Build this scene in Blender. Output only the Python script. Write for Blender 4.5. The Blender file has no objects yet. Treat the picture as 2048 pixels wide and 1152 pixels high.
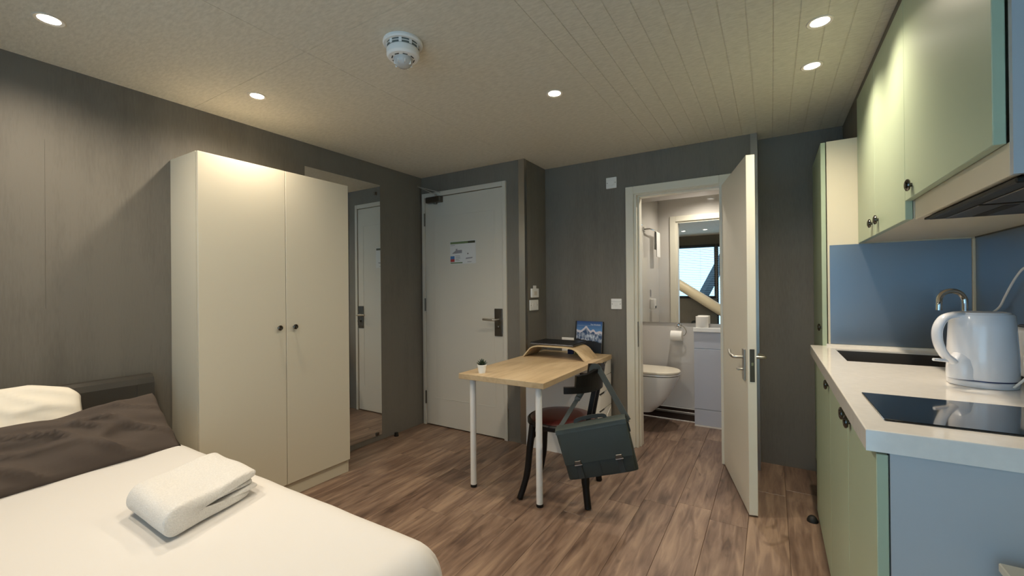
import bpy, bmesh, math, random
from mathutils import Vector, Matrix
from math import sin, cos, pi, radians as rad
random.seed(4)
S = bpy.context.scene
COL = S.collection

# ------------------------------------------------------------------ camera
H = 1.27
yaw, pitch, roll, FPX = 0.548309, 0.0023303, -0.009539, 850.455
fwd = Vector((-sin(yaw)*cos(pitch), cos(yaw)*cos(pitch), sin(pitch)))
rgt = Vector((cos(yaw), sin(yaw), 0)); upv = rgt.cross(fwd)
r2 = cos(roll)*rgt + sin(roll)*upv; u2 = -sin(roll)*rgt + cos(roll)*upv
cd = bpy.data.cameras.new('camera'); cam = bpy.data.objects.new('camera', cd); COL.objects.link(cam)
cd.sensor_fit = 'HORIZONTAL'; cd.sensor_width = 36.0; cd.lens = 36.0*FPX/2048; cd.clip_start = 0.02
M = Matrix((r2, u2, -fwd)).transposed().to_4x4(); M.translation = (0, 0, H)
cam.matrix_world = M
S.camera = cam

# ------------------------------------------------------------------ world, exposure
S.view_settings.view_transform = 'Standard'; S.view_settings.look = 'None'
S.view_settings.gamma = 1.0; S.view_settings.use_curve_mapping = False
S.view_settings.exposure = 0.16
W = bpy.data.worlds.new('overcast_sky'); S.world = W; W.use_nodes = True
W.node_tree.nodes['Background'].inputs[0].default_value = (0.40, 0.72, 1.0, 1)
W.node_tree.nodes['Background'].inputs[1].default_value = 2.7

WARM = (1.0, 0.86, 0.68); SPOT_W = 34.0
CZ = 2.335            # ceiling height
YR = -0.90            # rear (window) wall, behind the camera
XL, XR = -2.85, 0.865 # side walls

def portal(name, loc, sx, sy):
    l = bpy.data.lights.new(name, 'AREA'); l.shape = 'RECTANGLE'; l.size = sx; l.size_y = sy
    l.cycles.is_portal = True
    o = bpy.data.objects.new(name, l); COL.objects.link(o); o.location = loc
    o.rotation_euler = (rad(90), 0, 0)      # faces +y, into the room
    return o
portal('window_portal', (-1.69, YR-0.10, 1.59), 1.45, 1.12)
portal('window_portal.001', (-0.165, YR-0.10, 1.12), 1.50, 2.06)
for po in [o for o in COL.objects if o.name.startswith('window_portal')]:
    po.rotation_euler = (rad(90), 0, rad(180))

# ------------------------------------------------------------------ materials
def lin(r, g, b):
    f = lambda c: (c/255/12.92) if c/255 <= 0.04045 else ((c/255+0.055)/1.055)**2.4
    return (f(r), f(g), f(b), 1)
MATS = {}
def mat(name, col, rough=0.5, metal=0.0, bump=0.0, bscale=200.0, vary=0.0, vscale=6.0, stretch=(1, 1, 1),
        emit=None, estr=0.0, spec=0.5, coat=0.0, alpha=None, trans=0.0, ior=None, sheen=0.0):
    m = bpy.data.materials.new(name); m.use_nodes = True
    nt = m.node_tree; b = nt.nodes['Principled BSDF']
    b.inputs['Base Color'].default_value = col if len(col) == 4 else (*col, 1)
    b.inputs['Roughness'].default_value = rough; b.inputs['Metallic'].default_value = metal
    b.inputs['Specular IOR Level'].default_value = spec
    b.inputs['Coat Weight'].default_value = coat; b.inputs['Coat Roughness'].default_value = 0.08
    b.inputs['Transmission Weight'].default_value = trans
    b.inputs['Sheen Weight'].default_value = sheen
    if ior: b.inputs['IOR'].default_value = ior
    if emit:
        b.inputs['Emission Color'].default_value = (*emit[:3], 1); b.inputs['Emission Strength'].default_value = estr
    tc = None
    if bump or vary:
        tc = nt.nodes.new('ShaderNodeTexCoord'); mp = nt.nodes.new('ShaderNodeMapping')
        mp.inputs['Scale'].default_value = stretch
        nt.links.new(tc.outputs['Object'], mp.inputs['Vector'])
    if vary:
        n = nt.nodes.new('ShaderNodeTexNoise'); n.inputs['Scale'].default_value = vscale; n.inputs['Detail'].default_value = 6
        nt.links.new(mp.outputs[0], n.inputs['Vector'])
        r = nt.nodes.new('ShaderNodeValToRGB'); c = b.inputs['Base Color'].default_value
        r.color_ramp.elements[0].position = 0.3; r.color_ramp.elements[1].position = 0.7
        r.color_ramp.elements[0].color = (c[0]*(1-vary), c[1]*(1-vary), c[2]*(1-vary), 1)
        r.color_ramp.elements[1].color = (min(1, c[0]*(1+vary)), min(1, c[1]*(1+vary)), min(1, c[2]*(1+vary)), 1)
        nt.links.new(n.outputs[0], r.inputs[0]); nt.links.new(r.outputs[0], b.inputs['Base Color'])
    if bump:
        n = nt.nodes.new('ShaderNodeTexNoise'); n.inputs['Scale'].default_value = bscale; n.inputs['Detail'].default_value = 4
        nt.links.new(mp.outputs[0], n.inputs['Vector'])
        bp = nt.nodes.new('ShaderNodeBump'); bp.inputs['Strength'].default_value = bump; bp.inputs['Distance'].default_value = 0.002
        nt.links.new(n.outputs[0], bp.inputs['Height']); nt.links.new(bp.outputs[0], b.inputs['Normal'])
    MATS[name] = m
    return m

WHITE_LAM = mat('wardrobe_laminate', lin(212, 204, 183), 0.38)
WHITE_PNT = mat('door_paint', lin(202, 197, 184), 0.4, bump=0.08, bscale=60)
FRAME_PNT = mat('frame_paint', lin(224, 218, 200), 0.4)
WHITE_PL = mat('white_plastic', lin(235, 233, 228), 0.35)
KETTLE_PL = mat('kettle_plastic', lin(235, 236, 240), 0.18, coat=0.4)
STEEL = mat('brushed_steel', lin(170, 168, 162), 0.28, 1.0, bump=0.1, bscale=80, stretch=(8, 8, 0.3))
DSTEEL = mat('dark_steel', lin(110, 105, 98), 0.35, 1.0)
KNOBM = mat('dark_chrome_knob', lin(96, 92, 86), 0.14, 1.0)
CHROME = mat('chrome', lin(215, 215, 215), 0.06, 1.0)
BLACK = mat('black_rubber', lin(18, 18, 18), 0.6)
DGREY = mat('dark_grey_metal', lin(46, 46, 44), 0.42, 0.6)
MIRROR = mat('mirror_silver', (0.82, 0.83, 0.81), 0.0, 1.0)
GREEN = mat('sage_green_gloss', lin(176, 190, 162), 0.36, spec=0.3)
CARCASS = mat('cabinet_carcass', lin(184, 188, 190), 0.4)
CREAM = mat('cream_laminate', lin(222, 212, 186), 0.35)
STONE = mat('white_stone_worktop', lin(238, 233, 224), 0.12, vary=0.03, vscale=40)
SPLASH = mat('blue_steel_splashback', lin(138, 145, 152), 0.34, 0.9, bump=0.05, bscale=90, stretch=(0.3, 0.3, 8))
GLASSBLK = mat('black_hob_glass', (0.004, 0.006, 0.009, 1), 0.04, spec=0.6, coat=0.5)
SINKBLK = mat('dark_sink', lin(98, 92, 86), 0.36, 0.7)
SHEET = mat('white_cotton', lin(224, 220, 214), 0.85, bump=0.25, bscale=18, sheen=0.1)
PILLOW = mat('white_pillowcase', lin(236, 229, 214), 0.85, bump=0.3, bscale=14)
GREYCOT = mat('grey_brown_cotton', lin(80, 70, 63), 0.9, bump=0.35, bscale=14)
TERRY = mat('white_terry', lin(228, 224, 217), 0.95, bump=1.0, bscale=260, vary=0.07, vscale=200, sheen=0.3)
LEATHER = mat('dark_grey_leather', lin(66, 62, 56), 0.42, bump=0.15, bscale=260)
BAGFAB = mat('dark_green_grey_canvas', lin(46, 53, 50), 0.5, bump=0.2, bscale=240)
FLAPF = mat('green_grey_flap_canvas', lin(56, 64, 61), 0.5, bump=0.2, bscale=240)
STRAPF = mat('grey_webbing', lin(58, 64, 62), 0.7, bump=0.3, bscale=400)
STRAPD = mat('dark_webbing', lin(46, 50, 50), 0.7)
CHAIRBLK = mat('black_lacquered_wood', lin(12, 10, 10), 0.42, spec=0.35)
SEATRED = mat('dark_red_leather', lin(62, 20, 18), 0.28, bump=0.1, bscale=120)
GLASSW = mat('window_glass', (1, 1, 1, 1), 0.0, trans=1.0, ior=1.02, spec=0.2)
SEAMM = mat('wall_seam', lin(72, 69, 62), 0.7)
WINFR = mat('black_window_frame', lin(28, 28, 30), 0.4)
SLATM = mat('blind_slat', lin(120, 130, 134), 0.5)
PIPEM = mat('cream_painted_pipe', lin(224, 212, 186), 0.35)
BEAMM = mat('dark_painted_steel', lin(30, 34, 42), 0.5)
BATHW = mat('glossy_bath_panel', lin(206, 200, 192), 0.10, coat=0.3)
BATHC = mat('white_bath_ceiling', lin(235, 230, 222), 0.5)
VANITY = mat('pale_blue_grey_gloss', lin(196, 198, 206), 0.12, coat=0.3)
PORC = mat('white_porcelain', lin(238, 236, 230), 0.08, coat=0.5)
SEATW = mat('cream_toilet_seat', lin(240, 230, 208), 0.2)
PAPER = mat('white_tissue', lin(245, 240, 230), 0.95, bump=0.3, bscale=120)
LAPTOPM = mat('dark_laptop_metal', lin(44, 44, 46), 0.4, 0.7)
LAPTOPE = mat('grey_laptop_edge', lin(120, 122, 128), 0.3, 0.8)
POT = mat('white_pot', lin(238, 238, 232), 0.45)
LEAF = mat('succulent_leaf', lin(42, 62, 46), 0.5, vary=0.3, vscale=60)
SOIL = mat('dark_soil', lin(26, 22, 18), 0.9)
DIFF = mat('lit_lamp_lens', (1, 0.95, 0.85, 1), 0.4, emit=(1, 0.90, 0.74), estr=14.0)
BATHDIFF = mat('lit_bath_lamp_lens', (1, 0.97, 0.92, 1), 0.4, emit=(1, 0.95, 0.88), estr=10.0)
LAMPRIM = mat('white_lamp_rim', lin(214, 205, 190), 0.4)
DETG = mat('detector_grille', lin(96, 104, 100), 0.6)
CLEAR = mat('detector_clear_dome', lin(225, 225, 222), 0.15, trans=0.35)
REFLSK = mat('floor_reflection_skirting', lin(52, 40, 36), 0.15)  # brown reflection of the floor is put into this colour
SEAL = mat('white_sealant', lin(235, 228, 218), 0.5)
NAVY = mat('navy_cover', lin(22, 40, 92), 0.4)
SNACK = mat('yellow_green_wrapper', lin(150, 148, 62), 0.3, vary=0.9, vscale=70)
SPINE = mat('black_book_spine', lin(14, 16, 22), 0.4)
PAGES = mat('book_pages', lin(220, 215, 200), 0.8)
INK = mat('white_print', lin(220, 228, 235), 0.6)
NOTE = mat('white_notice_paper', lin(208, 208, 206), 0.35, coat=0.3)
N_GREEN = mat('notice_green', lin(104, 122, 84), 0.5)
N_DARK = mat('notice_dark', lin(58, 62, 44), 0.5)
N_BLUE = mat('notice_blue', lin(72, 118, 176), 0.5)
N_RED = mat('notice_red', lin(164, 58, 58), 0.5)
N_GREY = mat('notice_grey', lin(140, 138, 142), 0.6)
ALU = mat('aluminium_lever', lin(198, 194, 186), 0.3, 1.0)

def wall_mat():
    m = bpy.data.materials.new('taupe_wallpaper'); m.use_nodes = True; nt = m.node_tree; b = nt.nodes['Principled BSDF']
    b.inputs['Roughness'].default_value = 0.62
    tc = nt.nodes.new('ShaderNodeTexCoord')
    def noise(scale, st, det=5):
        mp = nt.nodes.new('ShaderNodeMapping'); mp.inputs['Scale'].default_value = st
        nt.links.new(tc.outputs['Object'], mp.inputs['Vector'])
        n = nt.nodes.new('ShaderNodeTexNoise'); n.inputs['Scale'].default_value = scale; n.inputs['Detail'].default_value = det
        nt.links.new(mp.outputs[0], n.inputs['Vector']); return n
    n1 = noise(150, (1, 1, 0.12)); n2 = noise(2.2, (1, 1, 0.6)); n3 = noise(14, (1, 1, 0.012), 2)
    mx = nt.nodes.new('ShaderNodeMath'); mx.operation = 'MULTIPLY_ADD'; mx.inputs[1].default_value = 0.5
    nt.links.new(n1.outputs[0], mx.inputs[0]); nt.links.new(n2.outputs[0], mx.inputs[2])
    mx2 = nt.nodes.new('ShaderNodeMath'); mx2.operation = 'MULTIPLY_ADD'; mx2.inputs[1].default_value = 0.35
    nt.links.new(n3.outputs[0], mx2.inputs[0]); nt.links.new(mx.outputs[0], mx2.inputs[2])
    r = nt.nodes.new('ShaderNodeValToRGB')
    r.color_ramp.elements[0].position = 0.62; r.color_ramp.elements[1].position = 1.25 if False else 1.0
    r.color_ramp.elements[0].color = lin(101, 96, 87); r.color_ramp.elements[1].color = lin(116, 111, 101)
    nt.links.new(mx2.outputs[0], r.inputs[0]); nt.links.new(r.outputs[0], b.inputs['Base Color'])
    bp = nt.nodes.new('ShaderNodeBump'); bp.inputs['Strength'].default_value = 0.25; bp.inputs['Distance'].default_value = 0.002
    nt.links.new(n1.outputs[0], bp.inputs['Height']); nt.links.new(bp.outputs[0], b.inputs['Normal'])
    return m
WALL = wall_mat()

def ceil_mat():
    m = bpy.data.materials.new('textured_ceiling_paper'); m.use_nodes = True; nt = m.node_tree; b = nt.nodes['Principled BSDF']
    b.inputs['Roughness'].default_value = 0.75
    g = nt.nodes.new('ShaderNodeNewGeometry')
    mp = nt.nodes.new('ShaderNodeMapping'); mp.inputs['Scale'].default_value = (0.45, 1.5, 1)
    nt.links.new(g.outputs['Position'], mp.inputs['Vector'])
    n = nt.nodes.new('ShaderNodeTexNoise'); n.inputs['Scale'].default_value = 60; n.inputs['Detail'].default_value = 8; n.inputs['Roughness'].default_value = 0.65
    nt.links.new(mp.outputs[0], n.inputs['Vector'])
    r = nt.nodes.new('ShaderNodeValToRGB'); r.color_ramp.elements[0].position = 0.36; r.color_ramp.elements[1].position = 0.64
    r.color_ramp.elements[0].color = lin(204, 197, 180); r.color_ramp.elements[1].color = lin(220, 213, 196)
    nt.links.new(n.outputs[0], r.inputs[0]); nt.links.new(r.outputs[0], b.inputs['Base Color'])
    bp = nt.nodes.new('ShaderNodeBump'); bp.inputs['Strength'].default_value = 0.16; bp.inputs['Distance'].default_value = 0.002
    nt.links.new(n.outputs[0], bp.inputs['Height']); nt.links.new(bp.outputs[0], b.inputs['Normal'])
    return m
CEIL = ceil_mat()

def wood_mat(name, cols, axis='Y', grain=1.0, rough=0.42, perobj=True, knots=True):
    m = bpy.data.materials.new(name); m.use_nodes = True; nt = m.node_tree; b = nt.nodes['Principled BSDF']
    b.inputs['Roughness'].default_value = rough
    tc = nt.nodes.new('ShaderNodeTexCoord'); oi = nt.nodes.new('ShaderNodeObjectInfo')
    off = nt.nodes.new('ShaderNodeVectorMath'); off.operation = 'SCALE'
    comb = nt.nodes.new('ShaderNodeCombineXYZ'); comb.inputs[0].default_value = 1.7; comb.inputs[1].default_value = 3.1; comb.inputs[2].default_value = 2.3
    nt.links.new(comb.outputs[0], off.inputs[0])
    mul = nt.nodes.new('ShaderNodeMath'); mul.operation = 'MULTIPLY'; mul.inputs[1].default_value = 40.0 if perobj else 0.0
    nt.links.new(oi.outputs['Random'], mul.inputs[0]); nt.links.new(mul.outputs[0], off.inputs['Scale'])
    add = nt.nodes.new('ShaderNodeVectorMath'); nt.links.new(tc.outputs['Object'], add.inputs[0]); nt.links.new(off.outputs[0], add.inputs[1])
    def noise(sc, st, det, dist=0.0):
        mp = nt.nodes.new('ShaderNodeMapping'); mp.inputs['Scale'].default_value = st
        nt.links.new(add.outputs[0], mp.inputs['Vector'])
        n = nt.nodes.new('ShaderNodeTexNoise'); n.inputs['Scale'].default_value = sc; n.inputs['Detail'].default_value = det; n.inputs['Distortion'].default_value = dist
        nt.links.new(mp.outputs[0], n.inputs['Vector']); return n
    a = (1, .11, 1) if axis == 'Y' else (.11, 1, 1)
    a2 = (1, .3, 1) if axis == 'Y' else (.3, 1, 1)
    big = noise(5*grain, a2, 3, 0.8); fine = noise(30*grain, a, 9, 0.9)
    s1 = nt.nodes.new('ShaderNodeMath'); s1.operation = 'MULTIPLY_ADD'; s1.inputs[1].default_value = 0.62
    nt.links.new(fine.outputs[0], s1.inputs[0]); 
    s2 = nt.nodes.new('ShaderNodeMath'); s2.operation = 'MULTIPLY'; s2.inputs[1].default_value = 0.5
    nt.links.new(big.outputs[0], s2.inputs[0]); nt.links.new(s2.outputs[0], s1.inputs[2])
    s3 = nt.nodes.new('ShaderNodeMath'); s3.operation = 'MULTIPLY_ADD'; s3.inputs[1].default_value = 0.07 if perobj else 0.0
    nt.links.new(oi.outputs['Random'], s3.inputs[0]); nt.links.new(s1.outputs[0], s3.inputs[2])
    r = nt.nodes.new('ShaderNodeValToRGB'); e = r.color_ramp.elements
    p0, p1 = 0.40, 0.76
    e[0].position = p0; e[0].color = cols[0]; e[1].position = p1; e[1].color = cols[-1]
    for k, c in enumerate(cols[1:-1]):
        x = e.new(p0+(p1-p0)*(k+1)/(len(cols)-1)); x.color = c
    nt.links.new(s3.outputs[0], r.inputs[0])
    out = r.outputs[0]
    if knots:
        v = noise(7, (1, .42, 1), 2, 1.5)
        kr = nt.nodes.new('ShaderNodeValToRGB'); kr.color_ramp.elements[0].position = 0.66; kr.color_ramp.elements[1].position = 0.78
        kr.color_ramp.elements[0].color = (1, 1, 1, 1); kr.color_ramp.elements[1].color = (.42, .38, .35, 1)
        nt.links.new(v.outputs[0], kr.inputs[0])
        mm = nt.nodes.new('ShaderNodeMix'); mm.data_type = 'RGBA'; mm.blend_type = 'MULTIPLY'; mm.inputs[0].default_value = 1.0
        nt.links.new(out, mm.inputs[6]); nt.links.new(kr.outputs[0], mm.inputs[7]); out = mm.outputs[2]
    nt.links.new(out, b.inputs['Base Color'])
    bp = nt.nodes.new('ShaderNodeBump'); bp.inputs['Strength'].default_value = 0.15; bp.inputs['Distance'].default_value = 0.001
    nt.links.new(fine.outputs[0], bp.inputs['Height']); nt.links.new(bp.outputs[0], b.inputs['Normal'])
    return m
FLOORW = wood_mat('brown_vinyl_plank', [lin(80, 62, 52), lin(112, 90, 76), lin(134, 111, 94), lin(158, 133, 112)], 'Y')
OAK = wood_mat('light_oak_desk', [lin(176, 152, 118), lin(194, 170, 134), lin(206, 184, 150)], 'Y', 0.8, 0.45, False, False)
OAKX = wood_mat('light_oak_plywood', [lin(176, 150, 114), lin(198, 172, 134), lin(210, 188, 150)], 'X', 0.8, 0.42, False, False)
PLYEDGE = mat('plywood_edge', lin(206, 184, 146), 0.55)

# ------------------------------------------------------------------ geometry helpers
def box(x0, x1, y0, y1, z0, z1, bev=0.0, seg=2, bm=None):
    t = bmesh.new()
    vs = [t.verts.new(p) for p in ((x0,y0,z0),(x1,y0,z0),(x1,y1,z0),(x0,y1,z0),(x0,y0,z1),(x1,y0,z1),(x1,y1,z1),(x0,y1,z1))]
    for f in ((0,3,2,1),(4,5,6,7),(0,1,5,4),(1,2,6,5),(2,3,7,6),(3,0,4,7)): t.faces.new([vs[i] for i in f])
    if bev: bmesh.ops.bevel(t, geom=t.edges[:], offset=bev, segments=seg, profile=0.5, affect='EDGES')
    return merge(bm, t)
def merge(bm, t):
    if bm is None: return t
    me = bpy.data.meshes.new('tmp'); t.to_mesh(me); t.free(); bm.from_mesh(me); bpy.data.meshes.remove(me); return bm
def lathe(prof, n=32, bm=None, c=(0, 0, 0), axis='z'):
    t = bmesh.new(); rings = []
    for r, z in prof:
        if r < 1e-6: rings.append([t.verts.new((0, 0, z))])
        else: rings.append([t.verts.new((r*cos(2*pi*k/n), r*sin(2*pi*k/n), z)) for k in range(n)])
    for a, b in zip(rings, rings[1:]):
        for k in range(n):
            k2 = (k+1) % n
            if len(a) == 1 and len(b) == 1: continue
            if len(a) == 1: t.faces.new((a[0], b[k2], b[k]))
            elif len(b) == 1: t.faces.new((a[k], a[k2], b[0]))
            else: t.faces.new((a[k], a[k2], b[k2], b[k]))
    if len(rings[0]) > 1: t.faces.new(rings[0][::-1])
    if len(rings[-1]) > 1: t.faces.new(rings[-1])
    if axis == 'x': bmesh.ops.transform(t, matrix=Matrix.Rotation(rad(90), 4, 'Y'), verts=t.verts)
    if axis == '-x': bmesh.ops.transform(t, matrix=Matrix.Rotation(rad(-90), 4, 'Y'), verts=t.verts)
    if axis == 'y': bmesh.ops.transform(t, matrix=Matrix.Rotation(rad(-90), 4, 'X'), verts=t.verts)
    if axis == '-y': bmesh.ops.transform(t, matrix=Matrix.Rotation(rad(90), 4, 'X'), verts=t.verts)
    bmesh.ops.translate(t, vec=c, verts=t.verts)
    bmesh.ops.recalc_face_normals(t, faces=t.faces)
    return merge(bm, t)
def loft(rings, bm=None, cap=True, closed=True):
    t = bmesh.new(); R = [[t.verts.new(p) for p in ring] for ring in rings]; n = len(rings[0])
    for a, b in zip(R, R[1:]):
        for k in range(n if closed else n-1):
            k2 = (k+1) % n; t.faces.new((a[k], a[k2], b[k2], b[k]))
    if cap and closed: t.faces.new(R[0][::-1]); t.faces.new(R[-1])
    bmesh.ops.recalc_face_normals(t, faces=t.faces)
    return merge(bm, t)
def tube(pts, rad_, n=10, bm=None, flat=None, up=None):
    """sweep; rad_ number or list; flat=(w,t) for a strap of width w and thickness t"""
    P = [Vector(p) for p in pts]; rings = []; prev = None
    for i, p in enumerate(P):
        d = (P[min(i+1, len(P)-1)] - P[max(i-1, 0)]).normalized()
        if up is not None: a = d.cross(Vector(up)).normalized()
        elif prev is None:
            a = d.cross(Vector((0, 0, 1)))
            if a.length < 0.05: a = d.cross(Vector((0, 1, 0)))
            a.normalize()
        else: a = (prev - d*prev.dot(d)).normalized()
        prev = a; b = d.cross(a); r = rad_[i] if isinstance(rad_, (list, tuple)) else rad_
        if flat:
            w, th = flat[0]/2, flat[1]/2
            rings.append([p+a*w+b*th, p-a*w+b*th, p-a*w-b*th, p+a*w-b*th])
        else: rings.append([p + (a*cos(2*pi*k/n) + b*sin(2*pi*k/n))*r for k in range(n)])
    return loft(rings, bm)
def spline(pts, n=8):
    P = [Vector(p) for p in pts]; out = []
    for i in range(len(P)-1):
        p0, p1, p2, p3 = P[max(i-1,0)], P[i], P[i+1], P[min(i+2,len(P)-1)]
        for k in range(n):
            t = k/n
            out.append(0.5*((2*p1)+(p2-p0)*t+(2*p0-5*p1+4*p2-p3)*t*t+(3*p1-p0-3*p2+p3)*t**3))
    out.append(P[-1]); return out
def prism(poly, a, b, plane='xz', bev=0.0, bm=None):
    """extrude a 2-d outline from a to b along the remaining axis"""
    f = {'xz': lambda u, v, w: (u, w, v), 'xy': lambda u, v, w: (u, v, w), 'yz': lambda u, v, w: (w, u, v)}[plane]
    t = bmesh.new()
    A = [t.verts.new(f(u, v, a)) for u, v in poly]; B = [t.verts.new(f(u, v, b)) for u, v in poly]
    n = len(poly); t.faces.new(A); t.faces.new(B[::-1])
    for k in range(n): t.faces.new((A[k], B[k], B[(k+1) % n], A[(k+1) % n]))
    bmesh.ops.recalc_face_normals(t, faces=t.faces)
    if bev: bmesh.ops.bevel(t, geom=t.edges[:], offset=bev, segments=2, profile=0.5, affect='EDGES')
    return merge(bm, t)
def rot(bm, ang, axis, c=(0, 0, 0)):
    bmesh.ops.rotate(bm, cent=c, matrix=Matrix.Rotation(ang, 3, axis), verts=bm.verts); return bm
def move(bm, v): bmesh.ops.translate(bm, vec=v, verts=bm.verts); return bm

def obj(name, bm, m, parent=None, smooth=False, world=True):
    """link bm as one mesh; with a parent its coordinates are world ones unless world=False"""
    me = bpy.data.meshes.new(name)
    o = bpy.data.objects.new(name, me); COL.objects.link(o)
    if parent is not None:
        o.parent = parent
        if world:
            base = Vector((0, 0, 0)); p = parent
            while p: base += p.location; p = p.parent
            bmesh.ops.translate(bm, vec=-base, verts=bm.verts)
    c = sum((v.co for v in bm.verts), Vector())/max(1, len(bm.verts))
    bmesh.ops.translate(bm, vec=-c, verts=bm.verts); o.location = c
    bm.to_mesh(me); bm.free()
    me.materials.append(m)
    if smooth:
        for p in me.polygons: p.use_smooth = True
        if smooth != 'all':
            try: me.set_sharp_from_angle(angle=rad(38))
            except Exception: pass
    return o
def tag(o, label=None, cat=None, group=None, kind=None):
    if label: o['label'] = label
    if cat: o['category'] = cat
    if group: o['group'] = group
    if kind: o['kind'] = kind
    return o
def thing(name, loc, label, cat, group=None, rotz=0):
    o = bpy.data.objects.new(name, None); COL.objects.link(o); o.location = loc; o.rotation_euler = (0, 0, rotz)
    o.empty_display_size = 0.05
    return tag(o, label, cat, group)
def struct(name, bm, m, label=None, cat=None, smooth=False):
    return tag(obj(name, bm, m, None, smooth), label, cat, kind='structure')
def sempty(name, loc, label, cat, rotz=0):
    return tag(thing(name, loc, label, cat, None, rotz), kind='structure')
def copy_tree(o, parent=None):
    c = o.copy(); COL.objects.link(c); c.parent = parent
    for ch in [x for x in COL.objects if x.parent == o]: copy_tree(ch, c)
    return c

# ================================================================== ROOM SHELL
# floor: slab with planks running away from the window wall
floor = struct('floor', box(XL-0.1, XR+0.1, YR-0.1, 4.42, -0.06, -0.010), FLOORW, 'brown wood-look plank floor of the studio', 'floor')
PW = 0.182; plank_meshes = {}
nrow = int((XR-XL)/PW)+1
for i in range(nrow):
    x0 = XL + i*PW; x1 = min(x0+PW, XR)
    y = YR - random.uniform(0, 1.0)
    while y < 4.31:
        y0 = max(y, YR); y1 = min(y+1.22, 4.31); y += 1.22
        if y1-y0 < 0.03: continue
        b = box(x0+.0006, x1-.0006, y0+.0006, y1-.0006, -0.010, 0.0, 0.0012, 1)
        p = obj('floor_plank', b, FLOORW, floor)

# ceiling: slab, wide boards at left, narrow grooved boards towards the kitchen
ceil = struct('ceiling', box(XL-0.1, XR+0.1, YR-0.1, 3.62, CZ+0.0016, CZ+0.06), CEIL, 'papered ceiling of panels and narrow grooved boards', 'ceiling')
def cboard(name, x0, x1, y0, y1, g=0.0012, bev=0.0012):
    obj(name, box(x0+g, x1-g, y0+g, y1-g, CZ, CZ+0.0016, bev, 1), CEIL, ceil)
for (x0, x1, y0, y1) in [(XL, -1.764, YR, 1.14), (XL, -1.764, 1.14, 3.03), (-1.764, -0.80, YR, 1.14), (-1.764, -0.80, 1.14, 3.41)]:
    cboard('ceiling_panel', x0, x1, y0, y1, 0.0007, 0.0006)
gx = [-0.80 + 0.0905*k for k in range(14)]
for a, b_ in zip(gx, gx[1:]): cboard('ceiling_board', a, b_, YR, 3.57, 0.0015, 0.0012)
cboard('ceiling_board', gx[-1], 0.4135, YR, 3.57, .001, .0008)

wl_ = struct('wall_left', box(XL-0.1, XL, YR-0.1, 3.12, 0, CZ+0.006), WALL, 'dark taupe papered wall behind the bed', 'wall')
obj('panel_seam', box(XL, XL+.0006, .5508, .5515, 1.20, 1.98), SEAMM, wl_)
# entrance wall with door opening
DX0, DX1, DZ = -2.832, -1.891, 2.178
wb = box(DX1, -1.72, 3.02, 3.12, 0, CZ+0.006); box(XL, DX0, 3.02, 3.12, 0, CZ+0.006, bm=wb); box(DX0, DX1, 3.02, 3.12, DZ, CZ+0.006, bm=wb)
struct('wall_entrance', wb, WALL, 'grey papered wall around the entrance door', 'wall')
struct('wall_return', box(-1.80, -1.72, 3.12, 3.40, 0, CZ+0.006), WALL, 'short papered return wall beside the desk', 'wall')
BX0, BX1, BZ = -0.935, -0.255, 2.03
wb = box(-1.80, BX0, 3.40, 3.50, 0, CZ+0.006); box(BX1, -0.08, 3.40, 3.50, 0, CZ+0.006, bm=wb); box(BX0, BX1, 3.40, 3.50, BZ, CZ+0.006, bm=wb)
struct('wall_back', wb, WALL, 'grey papered wall around the bathroom doorway', 'wall')
struct('wall_corner', box(-0.08, XR+0.1, 3.57, 3.62, 0, CZ+0.006), WALL, 'dark grey papered wall beside the tall green cabinet', 'wall')
struct('wall_right', box(XR, XR+0.1, YR-0.1, 3.57, 0, CZ+0.006), WALL, 'dark papered wall behind the kitchen', 'wall')
bk = box(0.414, XR, YR, 3.0, 2.30, CZ); box(0.414, XR, 3.0, 3.57, 2.10, CZ, bm=bk)
struct('trim_3', bk, WALL, 'dark papered bulkhead above the wall cabinets', 'bulkhead')
# metal corner strips
t = box(-1.772, -1.720, 3.0165, 3.0200, 0, CZ); box(-1.7200, -1.7165, 3.0165, 3.056, 0, CZ, bm=t)
struct('trim_1', t, STEEL, 'brushed steel corner strip on the wall edge by the entrance door', 'corner trim')
t = box(-0.118, -0.080, 3.3965, 3.4000, 0, CZ); box(-0.0800, -0.0765, 3.3965, 3.57, 0, CZ, bm=t)
struct('trim_2', t, STEEL, 'steel corner strip on the wall edge behind the open door', 'corner trim')

# rear wall with window and glazed balcony door (seen only in the bathroom mirror)
WA = (-2.40, -0.965, 1.04, 2.14); WBn = (-0.945, 0.60, 0.10, 2.14)
r = box(XL, WA[0], YR-0.1, YR, 0, CZ+.006); box(WA[0], WA[1], YR-0.1, YR, 0, WA[2], bm=r); box(WA[0], WBn[1], YR-0.1, YR, 2.14, CZ+.006, bm=r)
box(WA[1], WBn[0], YR-0.1, YR, 0, 2.14, bm=r); box(WBn[0], WBn[1], YR-0.1, YR, 0, .10, bm=r); box(WBn[1], XR, YR-0.1, YR, 0, CZ+.006, bm=r)
struct('wall_rear', r, WALL, 'dark wall around the windows opposite the bathroom', 'wall')
def window(name, x0, x1, z0, z1, label):
    w = sempty(name, ((x0+x1)/2, YR-.05, z0), label, 'window')
    f = box(x0, x0+.028, YR-.07, YR-.01, z0, z1); box(x1-.028, x1, YR-.07, YR-.01, z0, z1, bm=f)
    box(x0+.028, x1-.028, YR-.07, YR-.01, z0, z0+.05, bm=f); box(x0+.028, x1-.028, YR-.07, YR-.01, z1-.05, z1, bm=f)
    obj('window_frame', f, WINFR, w)
    obj('pane', box(x0+.028, x1-.028, YR-.045, YR-.039, z0+.05, z1-.05), GLASSW, w)
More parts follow.
